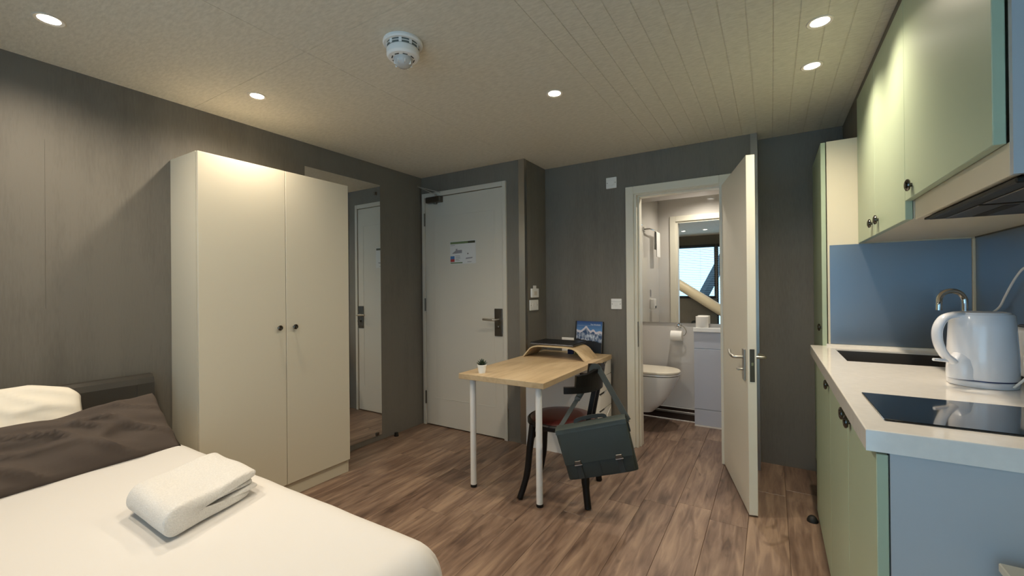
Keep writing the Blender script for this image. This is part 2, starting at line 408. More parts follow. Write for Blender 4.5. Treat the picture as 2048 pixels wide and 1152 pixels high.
def blind(x0, x1, z0, z1, label):
    bl = thing('venetian_blind', ((x0+x1)/2, YR+.03, z0), label, 'blind', 'blinds on the rear windows')
    obj('headrail', box(x0, x1, YR+.012, YR+.045, z1, z1+.03), WINFR, bl)
    sb = bmesh.new(); z = z1-.03
    while z > z0+.02:
        q = box(x0+.005, x1-.005, YR+.016, YR+.040, z-.0004, z+.0004); rot(q, rad(12), 'X', (0, YR+.028, z)); merge(sb, q); z -= .036
    s_ = obj('slats', sb, SLATM, bl); s_['kind'] = 'stuff'
    for q in (.2, .8): obj('ladder_cord', tube([(x0+(x1-x0)*q, YR+.028, z1), (x0+(x1-x0)*q, YR+.028, z0+.01)], .0012, 6), SLATM, bl)
    obj('bottom_rail', box(x0, x1, YR+.016, YR+.040, z0, z0+.014), WINFR, bl)
window('window_1', *WA, 'black framed window above the dark sill wall')
window('window_2', *WBn, 'tall black framed balcony door pane')
blind(WA[0], WA[1]+.01, WA[2]+.02, WA[3]-.03, 'grey venetian blind over the shorter window with a sill')
blind(WBn[0], WBn[1], WBn[2]+.02, WBn[3]-.03, 'grey venetian blind over the tall balcony window')
# structural brace pipe inside, dark brace outside
d = Vector((0.791, 0, -0.535)).normalized(); c0 = Vector((-1.17, -0.72, 1.015))
p0 = c0 - d*((1.0)/1)*1.62; p1 = c0 + d*1.55
o = obj('brace_pipe', tube([p0, p1], 0.10, 28), PIPEM, None, True); tag(o, 'thick cream round brace pipe slanting across the windows', 'pipe')
o = obj('outer_brace', tube([(-1.75, -1.75, 0.2), (-0.55, -1.75, 2.6)], .11, 4), BEAMM); tag(o, 'dark steel brace crossing outside the window', 'beam')

struct('light_block_panel', box(DX0-.02, DX1+.02, 3.105, 3.118, -.01, DZ), WINFR, 'dark panel added behind the entrance door to block light', 'wall')  # unseen panel, added to stop sky light leaking under the door
# ================================================================== ENTRANCE DOOR
d1 = sempty('door_1', (-2.36, 3.03, 0), 'off-white flush entrance door with notice and lever lock', 'door')
f = box(DX0, DX0+.032, 3.004, 3.075, 0, DZ, .002, 1); box(DX1-.034, DX1, 3.004, 3.075, 0, DZ, .002, 1, bm=f); box(DX0+.032, DX1-.034, 3.004, 3.075, DZ-.042, DZ, .002, 1, bm=f)
obj('door_frame', f, WHITE_PNT, d1)
leaf = obj('door_leaf', box(-2.797, -1.929, 3.014, 3.058, .010, 2.131, .002, 1), WHITE_PNT, d1)
pn = bmesh.new()
gz0, gz1, g0, g1 = .262, 1.95, -2.69, -2.01
for (a, b_, c_, e_) in [(g0, g1, gz0, gz0+.006), (g0, g1, gz1-.006, gz1), (g0, g0+.006, gz0+.006, gz1-.006), (g1-.006, g1, gz0+.006, gz1-.006)]:
    box(a, b_, 3.0122, 3.0142, c_, e_, .0008, 1, bm=pn)
obj('panel_moulding', pn, WHITE_PNT, leaf)
for z in (.20, 1.07, 1.87):
    hb = lathe([(.007, 0), (.007, .12)], 12, c=(-2.797, 3.004, z)); obj('hinge', hb, DSTEEL, d1, True)
pl = obj('lock_plate', box(-2.012, -1.936, 3.003, 3.014, .872, 1.105, .003, 2), DSTEEL, leaf)
h = tube(spline([(-1.972, 3.003, 1.012), (-1.972, 2.965, 1.012), (-1.985, 2.952, 1.012), (-2.02, 2.950, 1.012), (-2.095, 2.950, 1.015)], 5), .0095, 12)
obj('lever_handle', h, ALU, leaf, True)
th = lathe([(.012, 0), (.012, .010), (.006, .012), (.006, .022)], 16, axis='-y', c=(-1.972, 3.003, .948)); box(-1.990, -1.954, 2.975, 2.982, .944, .952, .001, 1, bm=th)
obj('thumb_turn', th, DSTEEL, leaf, True)
obj('strike_slot', box(-1.928, -1.9245, 3.008, 3.02, .90, 1.03), DSTEEL, d1)
cl = box(-2.745, -2.575, 2.962, 3.014, 2.075, 2.128, .004, 2); lathe([(.018, 0), (.018, .012), (0, .012)], 18, axis='z', c=(-2.645, 2.985, 2.062), bm=cl)
dc = obj('door_closer', cl, DSTEEL, d1)
ar = tube([(-2.645, 2.985, 2.128), (-2.645, 2.985, 2.150)], .010, 12)
tube([(-2.645, 2.985, 2.150), (-2.82, 2.945, 2.235)], .01, flat=(.022, .008), bm=ar); tube([(-2.82, 2.945, 2.235), (-2.60, 3.0, 2.165)], .01, flat=(.016, .008), bm=ar)
obj('closer_arm', ar, ALU, dc)
# notice
nt_ = thing('notice', (-2.352, 3.012, 1.50), 'white printed evacuation notice with green header on the entrance door', 'notice')
obj('sheet', box(-2.497, -2.208, 3.0118, 3.0136, 1.500, 1.706), NOTE, nt_)
def pr(name, x0, x1, z0, z1, m): obj(name, box(x0, x1, 3.0112, 3.0117, z0, z1), m, nt_)
pr('header_band', -2.492, -2.292, 1.680, 1.700, N_GREEN); pr('header_band', -2.292, -2.214, 1.680, 1.700, N_DARK)
pr('footer_band', -2.492, -2.355, 1.505, 1.515, N_GREEN); pr('caption_line', -2.30, -2.255, 1.512, 1.517, N_GREY)
pr('blue_symbol', -2.492, -2.445, 1.545, 1.572, N_BLUE); pr('red_symbol', -2.492, -2.445, 1.520, 1.545, N_RED)
pr('title_line', -2.49, -2.44, 1.667, 1.671, N_GREY)
for k in range(6): pr('text_line', -2.435, -2.435+random.uniform(.035, .06), 1.572-k*.0085, 1.575-k*.0085, N_GREY)
pl_ = prism([(-2.474, 1.594), (-2.43, 1.622), (-2.43, 1.636), (-2.412, 1.636), (-2.412, 1.624), (-2.36, 1.624), (-2.36, 1.596), (-2.43, 1.594)], 3.0112, 3.0117, 'xz'); obj('floor_plan_drawing', pl_, N_GREY, nt_)
obj('floor_plan_drawing', prism([(-2.32, 1.54), (-2.25, 1.545), (-2.24, 1.556), (-2.315, 1.552)], 3.0112, 3.0117, 'xz'), N_GREY, nt_)
pr('marker', -2.299, -2.289, 1.582, 1.594, N_DARK)
o = obj('door_stop', lathe([(.020, 0), (.020, .010), (.017, .012), (.017, .028), (.013, .032), (0, .032)], 20, c=(-2.80, 2.63, 0)), BLACK, None, True); tag(o, 'small black floor door stop beside the wall mirror', 'door stop')
o = obj('door_stop', lathe([(.026, 0), (.026, .008), (.020, .022), (.012, .030), (0, .032)], 20, c=(.176, 2.80, 0)), BLACK, None, True); tag(o, 'small dark dome door stop at the foot of the green base cabinets', 'door stop')

# ================================================================== BATHROOM
BY = 4.31
BXL, BXR, BCZ = -1.115, 0.55, 2.30
struct('wall_bath_back', box(BXL-.1, BXR+.1, BY, BY+.08, 0, BCZ), BATHW, 'glossy pale panel wall behind the toilet', 'wall')
struct('wall_bath_left', box(BXL-.08, BXL, 3.50, BY, 0, BCZ), BATHW, 'glossy pale panel wall with the towel rail', 'wall')
struct('wall_bath_right', box(BXR, BXR+.08, 3.62, BY, 0, BCZ), BATHW, 'glossy pale bathroom end wall', 'wall')
fb = box(BXL, BX0-.0, 3.50, 3.512, 0, BCZ); box(BX1, BXR, 3.62 if False else 3.50, 3.512, 0, BCZ, bm=fb) if False else None
box(BX0, BX1, 3.50, 3.512, BZ, BCZ, bm=fb); box(BX1, -0.08, 3.50, 3.512, 0, BCZ, bm=fb)
struct('wall_bath_front', fb, BATHW, 'glossy pale lining on the inside of the doorway wall', 'wall')
struct('wall_bath_corner', box(-.08, BXR, 3.62, 3.632, 0, BCZ), BATHW, 'glossy pale lining of the bathroom corner', 'wall')
cbm = box(BXL-.08, -.08, 3.50, BY+.08, BCZ, BCZ+.05); box(-.08, BXR+.08, 3.62, BY+.08, BCZ, BCZ+.05, bm=cbm)
struct('ceiling_bath', cbm, BATHC, 'white bathroom ceiling', 'ceiling')
# skirting on the bathroom wall
b1 = sempty('baseboard_bath', (-.86, BY-.01, 0), 'glossy skirting with painted brown floor reflection and pale edging under the toilet', 'skirting')
obj('skirting_board', box(BXL, -.62, BY-.012, BY, .0, .125), REFLSK, b1)
obj('edge_strip', box(BXL, -.62, BY-.020, BY-.012, .068, .088, .002, 1), STEEL, b1)
obj('edge_strip', box(-1.02, -.62, BY-.018, BY-.012, .118, .126), SEAL, b1)
obj('sealant_bead', box(BXL, -.62, BY-.022, BY-.012, 0, .007), SEAL, b1)
# bathroom door: frame and open leaf
d2 = sempty('door_2', (-.6, 3.45, 0), 'white bathroom door standing open into the room', 'door')
AW = .062
fr = box(-.995, -.995+AW, 3.382, 3.400, 0, 2.075, .003, 1); box(-.317, -.317+AW+.02, 3.382, 3.400, 0, 2.075, .003, 1, bm=fr); box(-.995+AW, -.317, 3.382, 3.400, 2.013, 2.075, .003, 1, bm=fr)
obj('architrave', fr, FRAME_PNT, d2)
fr = box(-.985, -.985+AW, 3.512, 3.528, 0, 2.075, .003, 1); box(-.317, -.317+AW, 3.512, 3.528, 0, 2.075, .003, 1, bm=fr); box(-.985+AW, -.317, 3.512, 3.528, 2.013, 2.075, .003, 1, bm=fr)
obj('architrave', fr, FRAME_PNT, d2)
fr = box(BX0, BX0+.022, 3.400, 3.512, 0, BZ); box(BX1-.022, BX1, 3.400, 3.512, 0, BZ, bm=fr); box(BX0+.022, BX1-.022, 3.400, 3.512, BZ-.022, BZ, bm=fr)
box(BX0+.022, BX0+.034, 3.440, 3.512, 0, BZ-.022, bm=fr); box(BX1-.034, BX1-.022, 3.440, 3.512, 0, BZ-.022, bm=fr); box(BX0+.034, BX1-.034, 3.440, 3.512, BZ-.034, BZ-.022, bm=fr)
obj('door_lining', fr, FRAME_PNT, d2)
obj('strike_plate', box(BX0+.0215, BX0+.0235, 3.404, 3.430, .80, 1.0), DSTEEL, d2)
# leaf in local frame: x along leaf from hinge, y thickness
L0 = Vector((-.300, 3.378, 0)); L1 = Vector((-.117, 2.682, 0)); LA = math.atan2((L1-L0).y, (L1-L0).x); LL = (L1-L0).length
lf = bpy.data.objects.new('door_leaf', bpy.data.meshes.new('door_leaf'))
bm = box(0, LL, 0, .044, .010, 1.998, .0015, 1); bm.to_mesh(lf.data); bm.free(); lf.data.materials.append(FRAME_PNT); COL.objects.link(lf)
lf.parent = d2; lf.location = L0 - d2.location; lf.rotation_euler = (0, 0, LA)
def lp(name, bm, m, smooth=False): return obj(name, bm, m, lf, smooth, world=False)
# local -y is the face seen by the bathroom side (left in view), +y the room/kitchen side
lp('lock_faceplate', box(LL-.001, LL+.0012, .010, .034, .745, .925), DSTEEL)
lp('latch', prism([(LL, .016), (LL+.008, .016), (LL+.002, .028), (LL, .028)], .835, .852, 'xy'), CHROME)
lp('lock_plate', box(LL-.092, LL-.042, -.010, 0, .742, .918, .003, 2), STEEL)
lp('lock_plate', box(LL-.092, LL-.042, .044, .052, .742, .918, .003, 2), STEEL)
lp('lever_handle', tube(spline([(LL-.067, -.008, .872), (LL-.067, -.050, .872), (LL-.078, -.062, .874), (LL-.12, -.066, .880), (LL-.185, -.058, .892)], 5), .009, 12), ALU, True)
lp('lever_handle', tube(spline([(LL-.067, .050, .872), (LL-.067, .092, .872), (LL-.078, .104, .872), (LL-.12, .108, .872), (LL-.185, .102, .870)], 5), .009, 12), ALU, True)
lp('thumb_turn', tube([(LL-.067, -.010, .803), (LL-.067, -.030, .803)], .007, 12), ALU, True)
lp('thumb_turn', box(LL-.084, LL-.050, -.042, -.028, .797, .809, .003, 2), ALU)
for z in (.25, 1.75):
    obj('hinge', lathe([(.007, 0), (.007, .10)], 12, c=(-.286, 3.382, z)), STEEL, d2, True)
# mirror
o = obj('bath_mirror', box(-1.108, .30, BY-.012, BY-.006, .932, 2.118), MIRROR); tag(o, 'large frameless wall mirror above the toilet', 'mirror')
# toilet (wall hung on left wall)
TY, TZ = 4.01, .50
to = thing('toilet', (-.9, TY, 0), 'white wall-hung toilet with closed cream lid', 'toilet')
def dshape(xb, xt, hw, z, n=28):
    # straight sides from xb, rounded tip at xt
    R = hw*1.15; pts = []
    for k in range(n+1):
        a = -pi/2 + pi*k/n
        pts.append((xt-R + R*cos(a), TY + hw*sin(a), z))
    return [(xb, TY-hw, z)] + pts + [(xb, TY+hw, z)]
obj('lid', loft([dshape(-1.113, -.705, .172, TZ+.004), dshape(-1.113, -.700, .177, TZ+.008), dshape(-1.113, -.700, .177, TZ+.020), dshape(-1.113, -.706, .171, TZ+.027)]), SEATW, to, True)
obj('seat_ring', loft([dshape(-1.113, -.708, .170, TZ-.014), dshape(-1.113, -.704, .174, TZ-.010), dshape(-1.113, -.706, .172, TZ+.001)]), PORC, to, True)
obj('bowl', loft([dshape(-1.113, -.90, .09, .175), dshape(-1.113, -.86, .11, .21), dshape(-1.113, -.80, .135, .29), dshape(-1.113, -.745, .158, .40), dshape(-1.113, -.715, .168, TZ-.04), dshape(-1.113, -.712, .170, TZ-.020)]), PORC, to, True)
obj('outlet_shroud', loft([dshape(-1.113, -.94, .075, .135), dshape(-1.113, -.90, .085, .176)]), PORC, to, True)
# toilet roll holder
th_ = thing('toilet_roll_holder', (-.76, BY-.01, .88), 'chrome ring toilet roll holder on the bathroom wall', 'holder')
obj('wall_rose', lathe([(.026, 0), (.026, .008), (.018, .012), (.012, .03), (0, .032)], 24, axis='-y', c=(-.765, BY, .905)), CHROME, th_, True)
rg = [(-.765, BY-.035, .905)] + [(-.745+.055*sin(a), BY-.05, .855+.050*cos(a)) for a in [0, .4, .8, 1.2, 1.6, 2.0, 2.4]] + [(-.72, BY-.05, .812), (-.83, BY-.05, .812)]
obj('bar', tube(spline(rg, 3), .0045, 8), CHROME, th_, True)
o = obj('toilet_roll', lathe([(.018, -.05), (.047, -.05), (.047, .05), (.018, .05)], 28, axis='x', c=(-.775, BY-.052, .812)), PAPER, None, True); tag(o, 'white toilet roll hanging on the chrome holder', 'toilet roll')
o = obj('toilet_roll', lathe([(.02, 0), (.053, 0), (.054, .003), (.054, .100), (.02, .100)], 32, c=(-.548, 4.238, .902)), PAPER, None, True); tag(o, 'spare toilet roll standing on the vanity top', 'toilet roll')
# vanity
va = thing('vanity_unit', (-.3, 4.25, 0), 'pale blue-grey glossy vanity unit with white top', 'vanity')
VX0, VX1, VY = -.615, .30, 4.205
obj('carcass', box(VX0, VX1, VY+.018, BY-.003, .0, .862), VANITY, va)
obj('top_panel', box(VX0, VX1, VY, VY+.018, .712, .862, .001, 1), VANITY, va)
obj('door', box(VX0, -.358, VY, VY+.018, .160, .707, .001, 1), VANITY, va)
obj('door', box(-.350, VX1, VY, VY+.018, .160, .707, .001, 1), VANITY, va)
obj('plinth', box(VX0, VX1, VY, VY+.018, .012, .155, .001, 1), VANITY, va)
obj('sealant_bead', box(VX0, VX1, VY-.006, VY+.018, 0, .010), SEAL, va)
obj('countertop', box(VX0-.004, VX1, VY-.022, BY-.013, .863, .902, .004, 2), PORC, va)
obj('basin', loft([[(-.15+q*.24*cos(2*pi*k/32), 4.16+q*.105*sin(2*pi*k/32), z) for k in range(32)] for q, z in ((.55, .88), (.92, .90), (1.0, .94), (.94, .945), (.6, .91))]), PORC, va, True)
# towel rail and towel on left wall
tr = thing('towel_rail', (BXL, 4.0, 1.87), 'chrome towel rail on the left bathroom wall', 'towel rail')
obj('wall_mount', box(BXL, BXL+.012, 4.15, 4.20, 1.845, 1.89, .002, 1), CHROME, tr)
obj('rail', tube(spline([(BXL+.01, 4.175, 1.868), (BXL+.045, 4.15, 1.872), (BXL+.06, 4.10, 1.872), (BXL+.06, 3.72, 1.872), (BXL+.01, 3.68, 1.868)], 5), .008, 12), CHROME, tr, True)
def drape(x, y0, y1, z, zf, zb, m):
    pr_ = [(x+.016, zf), (x+.013, z-.02), (x+.009, z+.007), (x, z+.012), (x-.009, z+.007), (x-.013, z-.02), (x-.016, zb)]
    inn = [(u+(.004 if u < x else -.004), v-(.004 if abs(v-z) < .03 else 0)) for u, v in pr_]
    rings = []
    for k in range(9):
        yy = y0+(y1-y0)*k/8; w = .004*sin(k*2.1)
        rings.append([(u+w*(1 if v < z-.05 else 0), yy+(.01*(1 if v < z-.1 else 0)*(1-2*k/8)), v) for u, v in pr_] + [(u+w*(1 if v < z-.05 else 0), yy, v) for u, v in inn[::-1]])
    return loft(rings)
o = obj('hand_towel', drape(BXL+.06, 3.76, 3.92, 1.872, 1.60, 1.68, m=None), TERRY, None, True); tag(o, 'white hand towel folded over the bathroom rail', 'towel')
sd = thing('soap_dispenser', (BXL, 3.90, 1.04), 'small white soap dispenser on the left bathroom wall', 'dispenser')
obj('body', box(BXL, BXL+.05, 3.86, 3.94, 1.04, 1.15, .008, 2), WHITE_PL, sd)
obj('pump', box(BXL+.05, BXL+.06, 3.88, 3.92, 1.05, 1.075, .003, 1), LAPTOPE, sd)
obj('printed_label', box(BXL, BXL+.0012, 3.88, 3.93, 1.17, 1.25), N_GREY, sd)

# ================================================================== LAMPS
def downlight(x, y, z, label, first=None, col=WARM, power=SPOT_W, lens=DIFF, group='ceiling downlights', ang=158):
    t = thing('downlight', (x, y, z), label, 'ceiling light', group)
    obj('rim', lathe([(.034, -.001), (.043, -.004), (.047, -.002), (.047, .004), (.034, .004)], 32, c=(x, y, z)), LAMPRIM, t, True)
    obj('lens', lathe([(0, -.0012), (.033, -.0012), (.033, .003), (0, .003)], 28, c=(x, y, z)), lens, t, True)
    l = bpy.data.lights.new('downlight_lamp', 'SPOT'); l.energy = power; l.color = col; l.spot_size = rad(ang); l.spot_blend = 1.0; l.shadow_soft_size = .022
    lo = bpy.data.objects.new('downlight_lamp', l); COL.objects.link(lo); lo.parent = t; lo.location = (0, 0, -.012)
    return t
downlight(-2.388, .476, CZ, 'lit downlight above the pillows of the bed')
downlight(-2.384, 1.257, CZ, 'lit downlight in front of the wardrobe')
downlight(-1.002, 2.105, CZ, 'lit downlight above the end of the desk')
downlight(.176, 2.114, CZ, 'lit downlight above the kitchen worktop, nearer the hob', ang=136)
downlight(.176, 2.515, CZ, 'lit downlight above the kitchen worktop, nearer the tall cabinet', ang=136)
downlight(-1.08, 1.08, CZ, 'lit downlight above the foot of the bed', power=26)
downlight(-1.42, .02, CZ, 'lit downlight near the windows, bed side', power=24)
downlight(-1.04, .02, CZ, 'lit downlight near the windows, balcony door side', power=24)
downlight(-.60, 3.86, BCZ, 'lit downlight in the bathroom ceiling', col=(1, .93, .84), power=44, lens=BATHDIFF)

# smoke detector
sx, sy = -1.344, 1.32
sm = thing('smoke_detector', (sx, sy, CZ), 'white round smoke detector with a clear dome', 'smoke detector')
obj('base', lathe([(.082, 0), (.084, -.010), (.080, -.016), (.0, -.016)], 40, c=(sx, sy, CZ)), WHITE_PL, sm, True)
obj('grille', lathe([(.068, -.016), (.068, -.034), (0, -.034)], 40, c=(sx, sy, CZ)), DETG, sm, True)
bmr = bmesh.new()
for k in range(10):
    a = 2*pi*k/10; q = box(-.006, .006, .066, .0695, -.034, -.016); rot(q, a, 'Z'); move(q, (sx, sy, CZ)); merge(bmr, q)
lathe([(.0675, -.0235), (.0695, -.0235), (.0695, -.0265), (.0675, -.0265)], 40, c=(sx, sy, CZ), bm=bmr)
obj('vent_ribs', bmr, WHITE_PL, sm)
obj('body', lathe([(.066, -.034), (.069, -.038), (.069, -.062), (.062, -.070), (.040, -.072), (0, -.072)], 40, c=(sx, sy, CZ)), WHITE_PL, sm, True)
obj('sounder_dome', lathe([(.040, -.072), (.040, -.082), (.034, -.096), (.020, -.106), (0, -.109)], 32, c=(sx, sy, CZ)), CLEAR, sm, True)
for k in range(8):
    a = 2*pi*k/8+.2
    q = box(-.010, .010, .0435, .0475, -.0728, -.0712); rot(q, a, 'Z'); move(q, (sx, sy, CZ)); obj('slot', q, BLACK, sm)
    q = box(-.0015, .0015, .030, .0385, -.100, -.073); rot(q, a, 'Z'); move(q, (sx, sy, CZ)); obj('dome_rib', q, WHITE_PL, sm)

# switch plates
def plate(name, loc, face, w, h_, label, cat='switch', kind='rocker'):
    """face: 'y' plate facing -y, 'x' plate facing +x"""
    t = thing(name, loc, label, cat)
    def P(n, u0, u1, z0, z1, d0, d1, m, bev=.0015):
        if face == 'y': b = box(loc[0]+u0, loc[0]+u1, loc[1]-d1, loc[1]-d0, loc[2]+z0, loc[2]+z1, bev, 1)
        else: b = box(loc[0]+d0, loc[0]+d1, loc[1]+u0, loc[1]+u1, loc[2]+z0, loc[2]+z1, bev, 1)
        obj(n, b, m, t)
    P('plate', -w/2, w/2, -h_/2, h_/2, 0, .009, WHITE_PL, .003)
    for u in (-1, 1): P('screw', u*w*.38-.003, u*w*.38+.003, -.003, .003, .008, .0096, DSTEEL, .0005)
    if kind == 'rocker': P('rocker', -.012, .012, -.018, .018, .009, .0125, WHITE_PL)
    if kind == 'double':
        for u in (-1, 1): P('rocker', u*.026-.012, u*.026+.012, -.018, .018, .009, .0125, WHITE_PL)
    if kind == 'fan': P('cover', -.026, .026, -.022, .020, .009, .012, WHITE_PL); P('knob', .004, .016, -.026, -.014, .012, .016, WHITE_PL)
    if kind == 'fused': P('ridge', -w/2+.004, w/2-.004, h_*.22, h_*.42, .009, .012, WHITE_PL); P('rocker', -.010, .010, -.016, .006, .009, .012, WHITE_PL)
    return t
plate('wall_switch', (-1.112, 3.40, 2.130), 'y', .088, .090, 'white isolator plate high on the wall beside the bathroom doorway', kind='fan')
plate('wall_switch', (-1.080, 3.40, 1.140), 'y', .088, .086, 'white fused switch plate at hand height beside the bathroom doorway', kind='fused')
plate('wall_switch', (-1.7165, 3.155, 1.132), 'x', .148, .088, 'white double switch plate on the return wall by the desk', kind='double')
ck = thing('key_card_switch', (-1.7165, 3.165, 1.24), 'white key card holder above the double switch', 'switch')
obj('holder', box(-1.7165, -1.700, 3.105, 3.225, 1.196, 1.272, .003, 2), WHITE_PL, ck)
obj('card', box(-1.7085, -1.7065, 3.135, 3.19, 1.22, 1.297), WHITE_PL, ck)
obj('slot_window', box(-1.7005, -1.6985, 3.14, 3.19, 1.215, 1.25), LAMPRIM, ck)

# ================================================================== WARDROBE AND WALL MIRROR
wx0, wx1, wy0, wy1, wz = XL+.001, -2.530, 1.030, 1.948, 2.005
wr = thing('wardrobe', ((wx0+wx1)/2, (wy0+wy1)/2, 0), 'tall cream two-door wardrobe with chrome knobs', 'wardrobe')
cb = box(wx0, wx1-.020, wy0, wy0+.018, 0, wz); box(wx0, wx1-.020, wy1-.018, wy1, 0, wz, bm=cb); box(wx0, wx1-.020, wy0+.018, wy1-.018, wz-.018, wz, bm=cb); box(wx0, wx0+.006, wy0+.018, wy1-.018, .06, wz-.018, bm=cb); box(wx0+.006, wx1-.020, wy0+.018, wy1-.018, .085, .103, bm=cb)
obj('carcass', cb, WHITE_LAM, wr)
ms = 1.496
for (a, b_, ky) in ((wy0+.001, ms-.0015, 1.447), (ms+.0015, wy1-.001, 1.543)):
    dd = obj('door', box(wx1-.019, wx1, a, b_, .090, wz-.002, .0015, 1), WHITE_LAM, wr)
    obj('knob', lathe([(.006, 0), (.006, .012), (.010, .014), (.015, .019), (.0155, .024), (.011, .028), (.007, .0262), (0, .0258)], 24, axis='x', c=(wx1, ky, 1.050)), KNOBM, dd, True)
obj('plinth', box(wx0+.03, wx1-.022, wy0+.018, wy1-.018, 0, .085), WHITE_LAM, wr)
mi = thing('wall_mirror', (XL, 2.17, .05), 'tall frameless wall mirror beside the wardrobe', 'mirror')
obj('mirror_glass', box(XL+.0005, XL+.006, 1.825, 2.510, .045, 2.165), MIRROR, mi)
for (yy, zz) in ((2.46, .060), (2.46, 2.085), (1.86, .06)):
    obj('clip', box(XL+.006, XL+.016, yy-.014, yy+.014, zz-.014, zz+.014, .003, 1), DSTEEL, mi)

# ================================================================== BED
bx0, bx1, by0, by1, bz = -2.77, -.81, -.50, .955, .548
bed = thing('bed', (-1.75, .24, 0), 'double bed with dark grey headboard panel', 'bed')
obj('base', box(bx0, -.90, by0+.06, by1-.06, .08, .30, .02, 2), LEATHER, bed)
obj('mattress', box(bx0, -.86, by0+.05, by1-.05, .301, .515, .04, 3), SHEET, bed)
for (x, y) in ((-2.65, -.35), (-2.65, .8), (-.95, -.35), (-.95, .8)): obj('leg', lathe([(.02, 0), (.025, .08)], 16, c=(x, y, 0)), BLACK, bed)
hbm = prism([(-2.845, .08), (-2.772, .08), (-2.768, .20), (-2.768, .80), (-2.776, .828), (-2.796, .842), (-2.83, .843), (-2.845, .835)], by0, .925, 'xz'); 
obj('headboard', hbm, LEATHER, bed)
hs = box(-2.7695, -2.7655, .852, .856, .10, .80, .0015, 1); obj('headboard_seam', hs, LEATHER, bed)
# duvet: draped sheet
def duvet():
    from mathutils import noise as N
    x0, x1, y0, y1 = bx0+.01, bx1, by0, by1; R = .085; drop = .40
    ix1, iy0, iy1 = x1-R, y0+R, y1-R
    ext = R*pi/2+drop-R
    nx, ny = 130, 130; t = bmesh.new(); g = []
    us = [x0 + (ix1+ext-x0)*k/nx for k in range(nx+1)]; vs = [iy0-ext + (iy1-iy0+2*ext)*k/ny for k in range(ny+1)]
    for u in us:
        row = []
        for v in vs:
            cx, cy = min(u, ix1), max(iy0, min(iy1, v)); dx, dy = u-cx, v-cy; dist = math.hypot(dx, dy)
            if dx > 0 and dy != 0: dist = max(dx, abs(dy))*.55 + dist*.45
            wob = .006*N.noise(Vector((u*2.2, v*2.2, 3))) + .0035*N.noise(Vector((u*6, v*6, 8)))
            if dist < 1e-6: x, y, z = u, v, bz + wob
            else:
                n_ = math.hypot(dx, dy); ex, ey = dx/n_, dy/n_
                if dist < R*pi/2: a = dist/R; rr, zz = R*sin(a), R*(1-cos(a))
                else: rr, zz = R, R+dist-R*pi/2
                k = min(1, zz/.16); k = k*k*(3-2*k)
                ang = math.atan2(ey, ex); corner = 4*abs(ex*ey)*abs(ex*ey)
                rr += k*(.013*corner*sin(ang*13+.6) + .010*sin((cx*9+cy*11)*1.6+1) + .012*N.noise(Vector((cx*5, cy*5, 1))) ) + .02*k
                x, y, z = cx+ex*rr, cy+ey*rr, bz+wob-zz
                if y > by1+.03: y = by1+.03
            row.append(t.verts.new((x, y, z)))
        g.append(row)
    for i in range(nx):
        for j in range(ny): t.faces.new((g[i][j], g[i+1][j], g[i+1][j+1], g[i][j+1]))
    bmesh.ops.recalc_face_normals(t, faces=t.faces)
    return t
o = obj('duvet', duvet(), SHEET, None, 'all'); tag(o, 'smooth white duvet spread over the bed', 'duvet')
md = o.modifiers.new('thick', 'SOLIDIFY'); md.thickness = .012; md.offset = -1

def pillow(w, h_, th, seed, fl=.0, nx=48, ny=30, wr=.012, sag=0, rc=1.0):
    """cushion lying in its xy plane: w along x, h along y, puffed in z, thin flange round the edge"""
    from mathutils import noise as N
    t = bmesh.new(); top = {}; bot = {}
    for i in range(nx+1):
        for j in range(ny+1):
            u, v = -1+2*i/nx, -1+2*j/ny
            e = max(0, (1-abs(u)**2.6))*max(0, (1-abs(v)**2.6))
            pin = .05*(1-abs(v))*abs(u)**3*0 
            x = u*w/2*(1-.035*(1-v*v)*0 - .02*(v*v-1)*abs(u)**6*0) ; y = v*h_/2 - sag*h_*(1-abs(u)**1.5)*max(0, v)
            cr = rc*max(0, abs(u)-.55)*max(0, abs(v)-.55)/.2025; x *= 1-.03*math.cos(v*pi/2)-cr*.12; y *= 1-.03*math.cos(u*pi/2)-cr*.22
            d_ = th/2*e**.45
            wn = wr*1.3*(1-abs(N.noise(Vector((u*1.6+v*1.9+seed*2, v*.7-u*.9, seed)))*2))**4*e**.3 + wr*N.noise(Vector((u*2.2+seed, v*2.6+u*1.5, seed)))*e**.3 + wr*.7*abs(N.noise(Vector((u*3+v*3+seed, v*1.2-u*.6, 5+seed))))*e**.3
            edge = i in (0, nx) or j in (0, ny)
            a = t.verts.new((x, y, d_+wn+(.003*sin(9*u+seed)+.003*sin(11*v) if edge else 0)))
            top[i, j] = a
            bot[i, j] = a if edge else t.verts.new((x, y, -d_*.7+wn*.3))
    for i in range(nx):
        for j in range(ny):
            t.faces.new((top[i,j], top[i+1,j], top[i+1,j+1], top[i,j+1])); 
            f_ = (bot[i,j], bot[i,j+1], bot[i+1,j+1], bot[i+1,j])
            try: t.faces.new(f_)
            except ValueError: pass
    bmesh.ops.recalc_face_normals(t, faces=t.faces)
    return t
def place(bm, xdir, ydir, c):
    X = Vector(xdir).normalized(); Y = (Vector(ydir) - X*Vector(ydir).dot(X)).normalized(); Z = X.cross(Y)
    m = Matrix((X, Y, Z)).transposed().to_4x4(); m.translation = c
    bmesh.ops.transform(bm, matrix=m, verts=bm.verts); return bm
